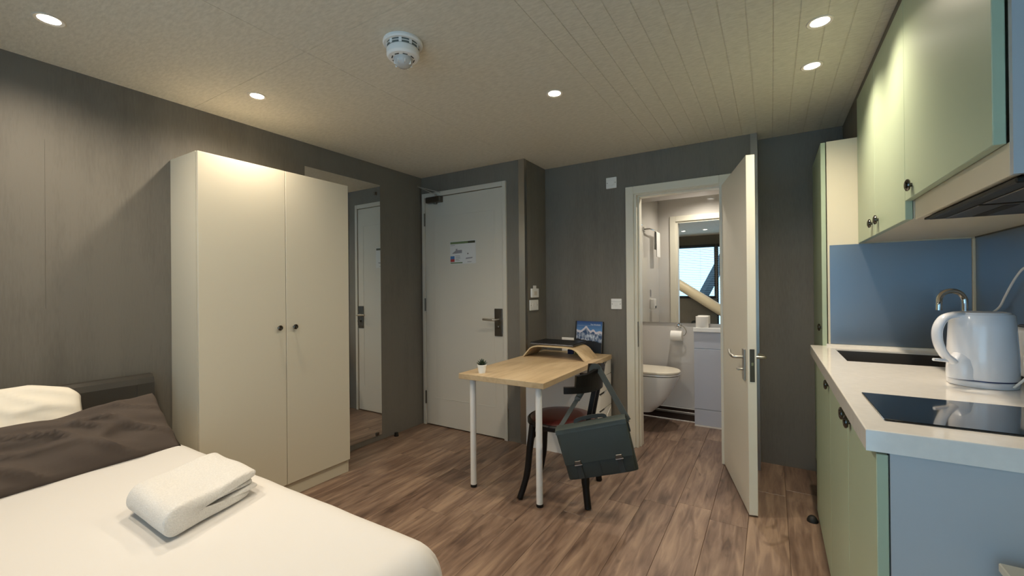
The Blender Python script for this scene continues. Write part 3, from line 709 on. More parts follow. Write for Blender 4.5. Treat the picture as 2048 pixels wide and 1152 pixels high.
# white pillow leaning on headboard, brown-grey one in front
o = obj('pillow', place(pillow(.72, .38, .15, 1.3, wr=.010), (0, 1, 0), (-.40, 0, .90), (-2.665, .280, .706)), PILLOW, None, 'all'); tag(o, 'white pillow leaning upright against the headboard', 'pillow')
o = obj('pillow', place(pillow(.76, .35, .11, 4.7, wr=.026, sag=.15, rc=.15), (-.095, .99, .0), (-.80, -.08, .74), (-2.475, .512, .656)), GREYCOT, None, 'all'); tag(o, 'grey-brown pillow propped in front of the white pillow', 'pillow')

# folded towel
def ftowel():
    t = bmesh.new(); L, Wd = .325, .315
    # profile across the fold: outer wrap + inner layers, as thick closed strips in (y,z), swept along x
    def strip(path, th, x0, x1, wav):
        P = [Vector((0, a, b)) for a, b in path]; n = len(P); up, dn = [], []
        for i in range(n):
            dd = (P[min(i+1,n-1)]-P[max(i-1,0)]).normalized(); nn = Vector((0, -dd.z, dd.y)); up.append(P[i]+nn*th/2); dn.append(P[i]-nn*th/2)
        loop = up+dn[::-1]; rings = []
        for k in range(15):
            s = k/14; x = x0+(x1-x0)*s
            rings.append([(x + .003*sin(q.y*30+wav), q.y, q.z+.0025*sin(s*9+wav+q.y*12)*(1 if q.z > .03 else .2)) for q in loop])
        return loft(rings)
    outer = []
    for k in range(9): outer.append((-Wd/2+.02+(Wd-.045)*k/8, .074 + .003*sin(k)))
    arc = [(Wd/2-.025+.026*sin(a)*1.1, .0445+.030*cos(a)) for a in [pi*j/10 for j in range(1, 11)]]
    low = [(Wd/2-.03-(Wd-.06)*k/6, .0145) for k in range(1, 7)]
    merge(t, strip([( -Wd/2+.000, .066)]+outer+arc+low, .018, -L/2, L/2, 0))
    merge(t, strip([(-Wd/2+.012, .042)]+[(-Wd/2+.03+(Wd-.09)*k/6, .046) for k in range(7)], .011, -L/2+.012, L/2-.008, 1.2))
    merge(t, strip([(-Wd/2-.004, .023)]+[(-Wd/2+.02+(Wd-.09)*k/6, .029) for k in range(7)], .010, -L/2+.004, L/2-.05, 2.2))
    merge(t, strip([(-Wd/2+.016, .0075)]+[(-Wd/2+.03+(Wd-.09)*k/6, .0068) for k in range(7)], .010, -L/2+.02, L/2-.0, .4))
    return t
tb = ftowel()
# open layered edge faces +x (towards foot of bed), fold towards the head: rotate so local -y -> +x
TX, TYv = Vector((-1, .02, 0)), Vector((.30, -.954, 0))
bmesh.ops.transform(tb, matrix=Matrix(((TX.x, TYv.x, 0, -1.682), (TX.y, TYv.y, 0, .675), (0, 0, 1.08, bz+.003), (0, 0, 0, 1))), verts=tb.verts); TM = tb
o = obj('folded_towel', TM, TERRY, None, 'all'); tag(o, 'thick folded white terry towel lying on the duvet', 'towel')
md = o.modifiers.new('sub', 'SUBSURF'); md.levels = 1; md.render_levels = 2

# ================================================================== DESK AND THINGS ON IT
DT = .735
dk = thing('desk', (-1.405, 2.74, 0), 'light oak desk on two white round legs', 'desk')
obj('desk_top', box(-1.712, -1.104, 2.138, 3.335, DT-.034, DT, .0015, 1), OAK, dk)
for (x, y) in ((-1.650, 2.206), (-1.166, 2.196)):
    lg = obj('leg', lathe([(.0195, .018), (.0195, DT-.036)], 28, c=(x, y, 0)), WHITE_PL, dk, True)
    obj('foot', lathe([(.0185, 0), (.0205, .004), (.0205, .018)], 28, c=(x, y, 0)), BLACK, lg, True)
    obj('mounting_plate', box(x-.04, x+.04, y-.04, y+.04, DT-.0372, DT-.0345), STEEL, lg)
du = thing('drawer_unit', (-1.41, 3.17, 0), 'white five-drawer unit carrying the far end of the desk', 'drawer unit')
ux0, ux1, uy0, uy1 = -1.700, -1.120, 2.985, 3.362
cb = box(ux0, ux1-.018, uy0, uy0+.014, .0, DT-.036); box(ux0, ux1-.018, uy1-.014, uy1, .0, DT-.036, bm=cb); box(ux0, ux1-.018, uy0+.014, uy1-.014, DT-.05, DT-.036, bm=cb); box(ux0, ux0+.01, uy0+.014, uy1-.014, .03, DT-.05, bm=cb); box(ux0+.01, ux1-.018, uy0+.014, uy1-.014, .03, .044, bm=cb)
obj('carcass', cb, WHITE_PL, du)
zz = [.02, .185, .335, .465, .585, DT-.040]
for a, b_ in zip(zz, zz[1:]):
    cy = (uy0+uy1)/2; top = b_-.003
    pts = [(uy0+.001, a+.002), (uy1-.001, a+.002), (uy1-.001, top), (cy+.085, top), (cy+.060, top-.020), (cy-.060, top-.020), (cy-.085, top), (uy0+.001, top)]
    dr = obj('drawer', prism(pts, ux1-.017, ux1, 'yz'), WHITE_PL, du)
    obj('finger_gap', box(ux1-.0175, ux1-.0155, cy-.09, cy+.09, top-.024, top), BLACK, dr)
# white cable on the drawer front
cpts = spline([(-1.114, 3.33, .315), (-1.112, 3.24, .275), (-1.108, 3.16, .215), (-1.102, 3.06, .200), (-1.085, 2.98, .155), (-1.09, 2.93, .06), (-1.10, 2.95, .004)], 6)
o = obj('white_cable', tube(cpts, .003, 8), WHITE_PL, None, True); tag(o, 'thin white cable trailing down the drawer fronts', 'cable')

# laptop stand
st = []
outl = spline([(-1.690, .7355, 0), (-1.655, .775, 0), (-1.615, .814, 0), (-1.555, .829, 0), (-1.42, .831, 0), (-1.29, .829, 0), (-1.235, .812, 0), (-1.198, .776, 0), (-1.160, .7355, 0)], 6)
n = len(outl); upp, low = [], []
for i, p in enumerate(outl):
    dd = (outl[min(i+1,n-1)]-outl[max(i-1,0)]).normalized(); nn = Vector((-dd.y, dd.x, 0)); upp.append(p); low.append(p-nn*.009)
low = [Vector((q.x, max(q.y, .7355), 0)) for q in low]
ls = thing('laptop_stand', (-1.42, 3.03, DT), 'bent light plywood laptop stand on the desk', 'laptop stand')
b = loft([[(q.x, yy, q.y) for q in upp+low[::-1]] for yy in (2.915, 3.165)])
obj('bent_board', b, OAKX, ls, True)
e = loft([[(q.x, yy, q.y) for q in upp+low[::-1]] for yy in (2.9142, 2.9152)]); obj('front_edge', e, PLYEDGE, ls)
LZ = .8335
lt = thing('laptop', (-1.45, 3.09, LZ), 'closed dark grey laptop lying on the plywood stand', 'laptop')
obj('base', box(-1.635, -1.268, 2.945, 3.205, LZ, LZ+.009, .003, 2), LAPTOPE, lt)
obj('lid', box(-1.635, -1.268, 2.945, 3.205, LZ+.0100, LZ+.0165, .0028, 2), LAPTOPM, lt)
# book with mountain cover leaning on wall
def cover_mat():
    m = bpy.data.materials.new('mountain_photo_print'); m.use_nodes = True; nt = m.node_tree; b = nt.nodes['Principled BSDF']
    b.inputs['Roughness'].default_value = .35
    tc = nt.nodes.new('ShaderNodeTexCoord'); sp = nt.nodes.new('ShaderNodeSeparateXYZ'); nt.links.new(tc.outputs['Generated'], sp.inputs[0])
    def noise(sc, det, dim='3D', st=(1, 1, 1)):
        mp = nt.nodes.new('ShaderNodeMapping'); mp.inputs['Scale'].default_value = st; nt.links.new(tc.outputs['Generated'], mp.inputs[0])
        n_ = nt.nodes.new('ShaderNodeTexNoise'); n_.inputs['Scale'].default_value = sc; n_.inputs['Detail'].default_value = det; nt.links.new(mp.outputs[0], n_.inputs['Vector']); return n_
    def math_(op, a, c):
        q = nt.nodes.new('ShaderNodeMath'); q.operation = op
        for k, z in ((0, a), (1, c)):
            if isinstance(z, (int, float)): q.inputs[k].default_value = z
            else: nt.links.new(z, q.inputs[k])
        return q.outputs[0]
    # ridge height over x: falls from the peak to the right
    rc = nt.nodes.new('ShaderNodeFloatCurve'); cv = rc.mapping.curves[0]
    for (px, py) in [(.15, .70), (.28, .77), (.37, .845), (.46, .78), (.56, .70), (.66, .74), (.78, .665), (.90, .695)]: cv.points.new(px, py)
    cv.points[0].location = (0, .74); cv.points[-1].location = (1, .665)
    rc.mapping.update(); nt.links.new(sp.outputs[0], rc.inputs['Value'])
    wig = noise(14, 4, st=(1, 0, 0)); rg = math_('ADD', rc.outputs[0], math_('MULTIPLY', math_('SUBTRACT', wig.outputs[0], .5), .05))
    dlt = math_('SUBTRACT', sp.outputs[2], rg)   # >0 sky
    sky = nt.nodes.new('ShaderNodeValToRGB'); sky.color_ramp.elements[0].position = .66; sky.color_ramp.elements[0].color = lin(92, 140, 190); sky.color_ramp.elements[1].position = 1.0; sky.color_ramp.elements[1].color = lin(22, 62, 122)
    nt.links.new(sp.outputs[2], sky.inputs[0])
    sn = noise(7, 6, st=(1.4, 0, 1)); snr = nt.nodes.new('ShaderNodeValToRGB')
    snr.color_ramp.elements[0].position = .42; snr.color_ramp.elements[0].color = lin(44, 72, 110); snr.color_ramp.elements[1].position = .66; snr.color_ramp.elements[1].color = lin(205, 212, 224)
    nt.links.new(sn.outputs[0], snr.inputs[0])
    # snow cap near the ridge
    cap = math_('GREATER_THAN', dlt, -.075)
    mxc = nt.nodes.new('ShaderNodeMix'); mxc.data_type = 'RGBA'; nt.links.new(cap, mxc.inputs[0]); nt.links.new(snr.outputs[0], mxc.inputs[6]); mxc.inputs[7].default_value = lin(206, 200, 208)
    low_ = math_('ADD', math_('MULTIPLY', noise(6, 3, st=(1, 0, .4)).outputs[0], .14), math_('ADD', .36, math_('MULTIPLY', sp.outputs[0], -.10)))
    dk_ = math_('LESS_THAN', sp.outputs[2], low_)
    mxd = nt.nodes.new('ShaderNodeMix'); mxd.data_type = 'RGBA'; nt.links.new(dk_, mxd.inputs[0]); nt.links.new(mxc.outputs[2], mxd.inputs[6]); mxd.inputs[7].default_value = lin(16, 22, 32)
    sk = math_('GREATER_THAN', dlt, 0.0)
    mxs = nt.nodes.new('ShaderNodeMix'); mxs.data_type = 'RGBA'; nt.links.new(sk, mxs.inputs[0]); nt.links.new(mxd.outputs[2], mxs.inputs[6]); nt.links.new(sky.outputs[0], mxs.inputs[7])
    nt.links.new(mxs.outputs[2], b.inputs['Base Color'])
    return m
COVER = cover_mat()
bk = thing('book', (-1.30, 3.36, DT), 'large mountain photo book leaning against the wall on the desk', 'book', rotz=0)
bw, bh, bt = .238, .258, .022
def bp_(name, bm, m, s=False):
    rot(bm, rad(-9), 'X'); return obj(name, move(bm, (-1.308, 3.328, DT+.0045)), m, bk, s)
bp_('pages', box(-bw/2+.012, bw/2-.004, .004, bt-.003, .004, bh-.004), PAGES)
bp_('front_cover', box(-bw/2+.014, bw/2, 0, .003, 0, bh), COVER)
bp_('back_cover', box(-bw/2+.014, bw/2+.004, bt-.003, bt, 0, bh), SPINE)
bp_('spine', box(-bw/2, -bw/2+.014, 0, bt, 0, bh, .002, 1), SPINE)
tx = bpy.data.curves.new('title', 'FONT'); tx.body = 'The Himalayas'; tx.size = .015; tx.extrude = .0003; tx.align_x = 'RIGHT'
to_ = bpy.data.objects.new('tmp_title', tx); COL.objects.link(to_)
dg = bpy.context.evaluated_depsgraph_get(); me = bpy.data.meshes.new_from_object(to_.evaluated_get(dg)); bpy.data.objects.remove(to_)
tb = bmesh.new(); tb.from_mesh(me); bpy.data.meshes.remove(me); rot(tb, rad(90), 'X'); move(tb, (bw/2-.014, -.0006, bh-.032)); bp_('title_lettering', tb, INK)
bp_('title_rule', box(-bw/2+.02, bw/2-.014, -.0008, 0, bh-.037, bh-.0362), INK)
o = obj('blue_packet', box(-1.432, -1.385, 3.205, 3.235, DT, .772, .003, 1), NAVY); tag(o, 'small dark blue packet under the laptop stand', 'packet')
o = obj('snack_packet', loft([[(-1.375+.11*a, 3.225+.014*b2*s, DT+.0005+.040*h2) for a, b2 in ((0, 0), (.15, 1), (.5, 1.2), (.85, 1), (1, 0), (.85, -1), (.5, -1.2), (.15, -1))] for h2, s in ((0, .8), (.15, 1.3), (.5, 1.5), (.85, 1.0), (1, .15))]), SNACK, None, True); tag(o, 'yellow-green crinkled snack packet under the laptop stand', 'packet')
o = obj('white_card', box(-1.545, -1.435, 3.345, 3.349, DT, DT+.117), PAPER); rot_ = None; tag(o, 'plain white card standing behind the laptop', 'card')
# succulent
px, py = -1.588, 2.222
pt = thing('potted_succulent', (px, py, DT), 'tiny dark succulent in a white pot on the desk corner', 'plant')
obj('pot', lathe([(.0215, 0), (.0290, .046), (.0300, .046), (.0302, .0535), (.0275, .0535), (.0265, .046), (.020, .044), (0, .044)], 28, c=(px, py, DT)), POT, pt, True)
obj('soil', lathe([(0, .0445), (.0265, .0445), (.0265, .049), (0, .050)], 20, c=(px, py, DT)), SOIL, pt)
for ring, (nl, til, ln) in enumerate(((9, 62, .036), (8, 40, .038), (6, 18, .040), (1, 0, .042))):
    for k in range(nl):
        a = 2*pi*(k+.37*ring)/nl; ti = rad(til)
        rr = [(0, 0, .0), (.0048, .0018, .25), (.0050, .0020, .55), (.0032, .0014, .82), (.0004, .0003, 1)]
        rings = []
        for w_, t_, s_ in rr:
            w_ = max(w_, .0018); rings.append([(w_*cos(q)*1.0, t_*sin(q)-.0, s_*ln) for q in [2*pi*j/8 for j in range(8)]])
        lb = loft(rings); rot(lb, ti, 'X'); rot(lb, a, 'Z'); move(lb, (px+.006*sin(ti)*sin(a), py-.006*sin(ti)*cos(a), DT+.049)); obj('leaf', lb, LEAF, pt, True)

# ================================================================== CHAIR
CH = rad(10.7)
ch = thing('bentwood_chair', (-1.14, 2.465, 0), 'black bentwood chair with dark red seat at the desk', 'chair', rotz=CH)
def cp(name, bm, m, s=True): return obj(name, bm, m, ch, s, world=False)
cp('seat_frame', lathe([(.165, .425), (.215, .425), (.222, .432), (.222, .452), (.214, .460), (.165, .460)], 48), CHAIRBLK)
cp('seat_cushion', lathe([(0, .448), (.198, .448), (.202, .460), (.190, .470), (.12, .477), (0, .479)], 48), SEATRED)
for sgn in (-1, 1):
    cp('leg', tube(spline([(-.150, sgn*.150, .440), (-.165, sgn*.163, .30), (-.180, sgn*.180, .14), (-.215, sgn*.215, 0.004)], 6), [.021]*7+[.020]*6+[.0185]*6, 14), CHAIRBLK)
    cp('leg', tube(spline([(.165, sgn*.115, .445), (.172, sgn*.150, .30), (.178, sgn*.175, .14), (.195, sgn*.196, 0.004)], 6), [.026]*7+[.024]*6+[.020]*6, 14), CHAIRBLK)
    cp('bracket', tube(spline([(-.160, sgn*.155, .34), (-.12, sgn*.14, .395), (-.06, sgn*.17, .42)], 5), .010, 10), CHAIRBLK)
    cp('back_post', tube(spline([(.175, sgn*.085, .44), (.195, sgn*.088, .55), (.222, sgn*.090, .68)], 5), .01, up=(1, 0, 0), flat=(.030, .026)), CHAIRBLK, False)
def arcband(R, a0, a1, z0, z1, th, n=28, drop=0.0, topf=None, tilt=0.0):
    rings = []
    for k in range(n+1):
        a = rad(a0+(a1-a0)*k/n); u = abs(2*k/n-1); zt = z1 if topf is None else topf(u)
        o_ = tilt*(1)
        rings.append([((R-th/2)*cos(a), (R-th/2)*sin(a), z0), ((R+th/2)*cos(a), (R+th/2)*sin(a), z0), ((R+th/2+o_)*cos(a), (R+th/2+o_)*sin(a), zt), ((R-th/2+o_)*cos(a), (R-th/2+o_)*sin(a), zt)])
    b = loft(rings); return b
cp('back_rail', arcband(.238, -74, 72, .662, .698, .030), CHAIRBLK, False)
cp('crest_rail', arcband(.243, -58, 58, .6982, .78, .026, topf=lambda u: .792 if u < .45 else .792-.022*min(1, (u-.45)/.3) - (.004 if u > .9 else 0), tilt=.012), CHAIRBLK, False)

# ================================================================== MESSENGER BAG on the chair back
bgA = rad(17)
bag = thing('messenger_bag', (-.835, 2.262, .245), 'dark green-grey messenger bag hanging from the chair back', 'bag', rotz=bgA)
TL = rad(14.0)
def bagp(name, bm, m, s=True, tilt=True):
    # local: x width, y depth (-y faces viewer), z up; origin at bag bottom centre
    if tilt: rot(bm, -TL*-1 if False else TL*-1, 'Y', (0, 0, .13))
    return obj(name, bm, m, bag, s, world=False)
def slab(w0, w1, z0, z1, d0, d1, nz=8, nx=16, bulge=.012, yoff=0):
    t = bmesh.new(); rings = []
    for k in range(nz+1):
        s = k/nz; z = z0+(z1-z0)*s; w = w0+(w1-w0)*s; dd = d0+(d1-d0)*s + bulge*sin(pi*s)
        ring = []
        for j in range(nx):
            a = 2*pi*j/nx; ex = 5
            cx = abs(cos(a))**(2/ex)*(1 if cos(a) >= 0 else -1); sy_ = abs(sin(a))**(2/ex)*(1 if sin(a) >= 0 else -1)
            ring.append((w/2*cx, dd/2*sy_+yoff, z))
        rings.append(ring)
    return loft(rings)
b = slab(.385, .395, .0, .272, .085, .055, nx=40); bagp('body', b, BAGFAB)
fl = slab(.372, .388, .092, .285, .010, .008, nx=36, bulge=.006, yoff=-.060)
# flap wraps over the top
fl2 = loft([[(x, -.050+.0*k, .284) for x in (-.194, .194)] for k in (0, 1)]) if False else None
bagp('flap', fl, FLAPF)
tp = loft([[(sx_*.194, y_, z_) for sx_, y_, z_ in ((-1, -.066, .262), (-1, -.063, .284), (-1, -.048, .293), (-1, .020, .290), (-1, .030, .272), (1, .030, .272), (1, .020, .290), (1, -.036, .292), (1, -.050, .284), (1, -.054, .262))][:5][::1] for _ in (0,)] + [[(sx_*.194, y_, z_) for sx_, y_, z_ in ((1, -.066, .262), (1, -.063, .284), (1, -.048, .293), (1, .020, .290), (1, .030, .272))]]); bagp('flap_top', tp, FLAPF)
bagp('front_pocket', slab(.352, .362, .012, .125, .014, .010, nx=36, bulge=.012, yoff=-.045), BAGFAB)
bagp('pocket_seam', box(-.0012, .0012, -.0605, -.050, .016, .088), STRAPD, False)
for x in (-.112, .112):
    bagp('closure_strap', box(x-.015, x+.015, -.0640, -.0500, .010, .092, .001, 1), STRAPF if False else STRAPD, False)
    bagp('buckle', box(x-.017, x+.017, -.0745, -.0600, .088, .110, .002, 1), DSTEEL, False)
    bagp('buckle_bar', box(x-.021, x+.021, -.0735, -.0600, .084, .090, .001, 1), CHROME, False)
bagp('carry_handle', tube(spline([(-.085, .01, .288), (-.080, .01, .302), (-.05, .008, .308), (.0, .006, .311), (.05, .008, .308), (.080, .01, .302), (.085, .01, .288)], 5), .01, flat=(.020, .007), up=(0, 1, 0)), STRAPD, False)
for sx_ in (-1, 1):
    bagp('strap_ring', tube([(sx_*(.201+.007*cos(a)), -.005+.011*sin(a), .252) for a in [2*pi*k/16 for k in range(17)]], .0022, 8), CHROME)
    bagp('side_tab', box(sx_*.198-.004, sx_*.198+.004, -.016, .006, .20, .25, .001, 1), STRAPD, False)
# shoulder strap goes over the crest rail (world coordinates turned into the bag's frame)
Mi = (Matrix.Translation(bag.location) @ Matrix.Rotation(bgA, 4, 'Z')).inverted()
def w2l(p): return tuple(Mi @ Vector(p))
Rb = Matrix.Rotation(-TL, 4, 'Y')
def loc2w(x, y, z):
    v = Vector((x, y, z-.13)); v = Matrix.Rotation(-TL, 3, 'Y') @ v; v.z += .13
    return Matrix.Translation(bag.location) @ Matrix.Rotation(bgA, 4, 'Z') @ v
A = loc2w(-.203, -.005, .256); B = loc2w(.203, -.005, .256)
chM = Matrix.Translation(ch.location) @ Matrix.Rotation(CH, 4, 'Z')
def crest(ang, rr, z): return chM @ Vector((rr*cos(rad(ang)), rr*sin(rad(ang)), z))
c1 = crest(-26, .222, .740); c2 = crest(-25, .232, .797); c3 = crest(-24, .262, .805); c4 = crest(-23, .280, .78)
sA = spline([A, A.lerp(c1, .35), A.lerp(c1, .62)], 5); sB = spline([A.lerp(c1, .60), A.lerp(c1, .85), c1, c2, c3, c4, c4.lerp(B, .35), c4.lerp(B, .7), B], 6)
upd = tuple(Matrix.Rotation(bgA, 3, 'Z') @ Vector((.25, 1, 0)))
b = tube([w2l(p) for p in sA], .01, flat=(.026, .003), up=(.55, 1, 0)); obj('shoulder_strap', b, STRAPF, bag, False, world=False)
b = tube([w2l(p) for p in sB], .01, flat=(.034, .004), up=(.35, 1, .0)); obj('shoulder_strap', b, STRAPF, bag, False, world=False)
q = w2l(A.lerp(c1, .61)); b = box(q[0]-.016, q[0]+.016, q[1]-.006, q[1]+.006, q[2]-.012, q[2]+.012, .002, 1); rot(b, rad(25), 'Y', q); obj('strap_slider', b, DSTEEL, bag, False, world=False)

# ================================================================== KITCHEN
KZ = .930; TY0 = 3.0
# base cabinets
edges = [1.312, 1.742, 2.240, 2.935]
labs = ['sage green base cabinet under the hob, at the open end of the run', 'sage green base cabinet between the hob and the sink cabinets', 'sage green base cabinet under the sink beside the tall cabinet']
for i, (a, b_) in enumerate(zip(edges, edges[1:])):
    t = thing('base_cabinet', (.53, (a+b_)/2, 0), labs[i], 'cabinet', 'sage green base cabinets')
    y1 = b_ if i < 2 else TY0-.001
    cb = box(.231, XR-.003, a-(.012 if i == 0 else 0), a+.016, 0.0 if i == 0 else .10, KZ-.051)
    box(.231, XR-.003, y1-.016, y1, .10, KZ-.051, bm=cb); box(.231, XR-.003, a+.016, y1-.016, .10, .116, bm=cb)
    obj('carcass', cb, CARCASS, t)
    obj('plinth', box(.262, .276, a+.015, y1, 0, .10), GREEN, t)
    dr = obj('door', box(.2065, .2285, a-.010+(.012 if i else 0), b_-.002, .012, KZ-.056, .0015, 1), GREEN, t)
    ky = {0: 1.692, 1: 1.795, 2: 2.285}[i]
    obj('knob', lathe([(.007, 0), (.007, .005), (.018, .007), (.021, .011), (.020, .015), (.013, .018), (.009, .0165), (0, .016)], 20, axis='-x', c=(.2065, ky, .842)), KNOBM, dr, True)
# worktop with cut-out for the sink
wt = thing('worktop', (.52, 2.14, KZ-.05), 'white stone kitchen worktop with thick front edge', 'worktop')
SX0, SX1, SY0, SY1 = .288, .70, 2.43, 2.86
WX0, WX1, WY0, WY1 = .187, XR-.002, 1.296, TY0-.001
def slab_hole():
    t = bmesh.new()
    def ring(x0, x1, y0, y1, z): return [t.verts.new(p) for p in ((x0,y0,z),(x1,y0,z),(x1,y1,z),(x0,y1,z))]
    o1, i1 = ring(WX0, WX1, WY0, WY1, KZ), ring(SX0, SX1, SY0, SY1, KZ); o0, i0 = ring(WX0, WX1, WY0, WY1, KZ-.05), ring(SX0, SX1, SY0, SY1, KZ-.05)
    for k in range(4):
        j = (k+1) % 4
        t.faces.new((o1[k], o1[j], i1[j], i1[k])); t.faces.new((o0[k], i0[k], i0[j], o0[j]))
        t.faces.new((o1[k], o0[k], o0[j], o1[j])); t.faces.new((i1[k], i1[j], i0[j], i0[k]))
    bmesh.ops.recalc_face_normals(t, faces=t.faces)
    ed = [e for e in t.edges if all(v.co.z > KZ-.001 for v in e.verts) and all(v.co.x < WX0+.001 or v.co.y < WY0+.001 for v in e.verts) ]
    bmesh.ops.bevel(t, geom=ed, offset=.003, segments=2, profile=.5, affect='EDGES')
    return t
obj('slab', slab_hole(), STONE, wt)
obj('upstand', box(.262, XR-.012, TY0-.012, TY0-.001, KZ, KZ+.012), STONE, wt)
sk = thing('sink', (.49, 2.645, KZ-.2), 'dark inset kitchen sink in the white worktop', 'sink')
wl = box(SX0+.001, SX0+.006, SY0+.001, SY1-.001, KZ-.17, KZ-.006); box(SX1-.006, SX1-.001, SY0+.001, SY1-.001, KZ-.17, KZ-.006, bm=wl); box(SX0+.006, SX1-.006, SY0+.001, SY0+.006, KZ-.17, KZ-.006, bm=wl); box(SX0+.006, SX1-.006, SY1-.006, SY1-.001, KZ-.17, KZ-.006, bm=wl); box(SX0+.001, SX1-.001, SY0+.001, SY1-.001, KZ-.176, KZ-.17, bm=wl)
obj('bowl', wl, SINKBLK, sk)
obj('drain', lathe([(.035, 0), (.035, .004), (.02, .006), (0, .004)], 24, c=(.49, 2.645, KZ-.17)), CHROME, sk, True)
fx, fy = .742, 2.70
fc = thing('tap', (fx, fy, KZ), 'chrome gooseneck kitchen tap beside the sink', 'tap')
obj('body', lathe([(.026, 0), (.026, .006), (.020, .010), (.020, .075), (.014, .080), (.012, .10)], 24, c=(fx, fy, KZ)), CHROME, fc, True)
arc = [(fx, fy, KZ+.09), (fx, fy, KZ+.255)] + [(fx-.047+.047*cos(a), fy-.004*k, KZ+.262+.050*sin(a)) for k, a in enumerate([pi*q/10 for q in range(1, 10)])] + [(fx-.094, fy-.04, KZ+.258), (fx-.096, fy-.042, KZ+.225)]
obj('spout', tube(spline(arc, 3), .0115, 14), CHROME, fc, True)
obj('lever', tube([(fx-.018, fy-.006, KZ+.05), (fx-.06, fy-.03, KZ+.062)], .006, 10), CHROME, fc, True)
# hob
hb_ = thing('hob', (.50, 1.56, KZ), 'black glass two-zone induction hob in the worktop', 'hob')
obj('glass', box(.238, .757, 1.398, 1.716, KZ+.0003, KZ+.005, .002, 2), GLASSBLK, hb_)
# splashbacks
o = obj('splashback', box(.282, XR-.016, TY0-.006, TY0-.0015, KZ+.014, 1.500), SPLASH); tag(o, 'blue-grey steel splashback on the side of the tall cabinet', 'splashback')
o = obj('splashback', box(XR-.006, XR-.0015, 1.30, TY0-.020, KZ+.002, 1.500), SPLASH); tag(o, 'dark steel splashback along the wall behind the kettle', 'splashback')
o = obj('splashback_corner_bead', box(XR-.015, XR-.0015, TY0-.018, TY0-.0015, KZ+.013, 1.500, .002, 1), CREAM); tag(o, 'narrow cream corner bead between the two splashbacks', 'trim')
# tall cabinet
tc_ = thing('tall_cabinet', (.56, 3.28, 0), 'tall sage green cabinet with cream side at the end of the worktop', 'cabinet')
cb = box(.272, XR-.002, TY0, TY0+.018, 0, 2.09); box(.272, XR-.002, 3.55, 3.568, 0, 2.09, bm=cb); box(.272, XR-.002, TY0+.018, 3.55, 2.072, 2.09, bm=cb); box(XR-.01, XR-.002, TY0+.018, 3.55, .1, 2.072, bm=cb)
obj('carcass', cb, CREAM, tc_)
obj('plinth', box(.30, .315, TY0+.018, 3.55, 0, .10), CREAM, tc_)
dr = obj('door', box(.245, .2675, TY0, 3.564, .10, 2.088, .0015, 1), GREEN, tc_)
obj('knob', lathe([(.007, 0), (.007, .005), (.018, .007), (.021, .011), (.020, .015), (.013, .018), (.009, .0165), (0, .016)], 20, axis='-x', c=(.245, 3.05, 1.03)), KNOBM, dr, True)
# wall cabinets
UX = .410; UT = 2.298
t = thing('wall_cabinet', (.64, 2.51, 1.504), 'two-door sage green wall cabinet beside the tall cabinet', 'cabinet')
obj('carcass', box(UX+.0225, XR-.002, 2.036, TY0-.002, 1.508, UT), CREAM, t)
for (a, b_, ky) in ((2.034, 2.546, 2.480), (2.549, TY0-.002, 2.612)):
    dr = obj('door', box(UX, UX+.021, a, b_, 1.504, UT-.001, .0015, 1), GREEN, t)
    obj('knob', lathe([(.007, 0), (.007, .005), (.018, .007), (.021, .011), (.020, .015), (.013, .018), (.009, .0165), (0, .016)], 20, axis='-x', c=(UX, ky, 1.565)), KNOBM, dr, True)
t = thing('wall_cabinet', (.64, 1.67, 1.5), 'single-door sage green wall cabinet above the extractor hood', 'cabinet')
obj('carcass', box(UX+.0225, XR-.002, 1.302, 1.318, 1.500, UT), CARCASS, t)
obj('carcass', box(UX+.05, XR-.002, 1.319, 2.033, 1.58, UT), CREAM, t)
obj('fascia', box(UX+.0225, UX+.04, 1.319, 2.012, 1.500, 1.572, .001, 1), CREAM, t)
dr = obj('door', box(UX, UX+.021, 1.326, 2.031, 1.570, UT-.001, .0015, 1), GREEN, t)
obj('knob', lathe([(.007, 0), (.007, .005), (.018, .007), (.021, .011), (.020, .015), (.013, .018), (.009, .0165), (0, .016)], 20, axis='-x', c=(UX, 1.945, 1.612)), KNOBM, dr, True)
ho = thing('extractor_hood', (.6, 1.6, 1.48), 'dark flat extractor hood under the wall cabinet', 'extractor hood')
obj('housing', box(.455, XR-.004, 1.325, 2.010, 1.497, 1.575), DGREY, ho)
obj('bottom_plate', box(.442, .74, 1.322, 1.905, 1.484, 1.4965, .003, 1), DGREY, ho)
for (a, b_) in ((1.345, 1.60), (1.625, 1.880)):
    ff = obj('filter', box(.475, .70, a, b_, 1.4805, 1.4845, .002, 1), DSTEEL, ho)
obj('light_lens', lathe([(0, -.003), (.03, -.003), (.032, 0)], 24, c=(.72, 1.36, 1.4835)), LAMPRIM, ho, True)
obj('slot', box(.53, .56, 1.65, 1.86, 1.4796, 1.4806), BLACK, ho)
# kettle
kx, ky = .605, 2.06
kt = thing('kettle', (kx, ky, KZ), 'white plastic jug kettle standing on its base', 'kettle')
def ell(rx, ry, z, ox=0, n=40): return [(kx+ox+rx*cos(2*pi*k/n), ky+ry*sin(2*pi*k/n), z) for k in range(n)]
kz = KZ
KD = Vector((-.85, -.53, 0)).normalized()      # handle direction (towards -x, -y)
obj('power_base', loft([ell(.084, .084, kz+.001), ell(.086, .086, kz+.006), ell(.086, .086, kz+.018), ell(.082, .082, kz+.021)]), KETTLE_PL, kt, True)
obj('seam_ring', loft([ell(.0825, .0825, kz+.0212), ell(.0825, .0825, kz+.0245)]), NAVY, kt, True)
obj('body', loft([ell(.084, .084, kz+.025), ell(.086, .086, kz+.032), ell(.085, .085, kz+.10), ell(.081, .081, kz+.18), ell(.078, .078, kz+.236), ell(.074, .074, kz+.241)]), KETTLE_PL, kt, True)
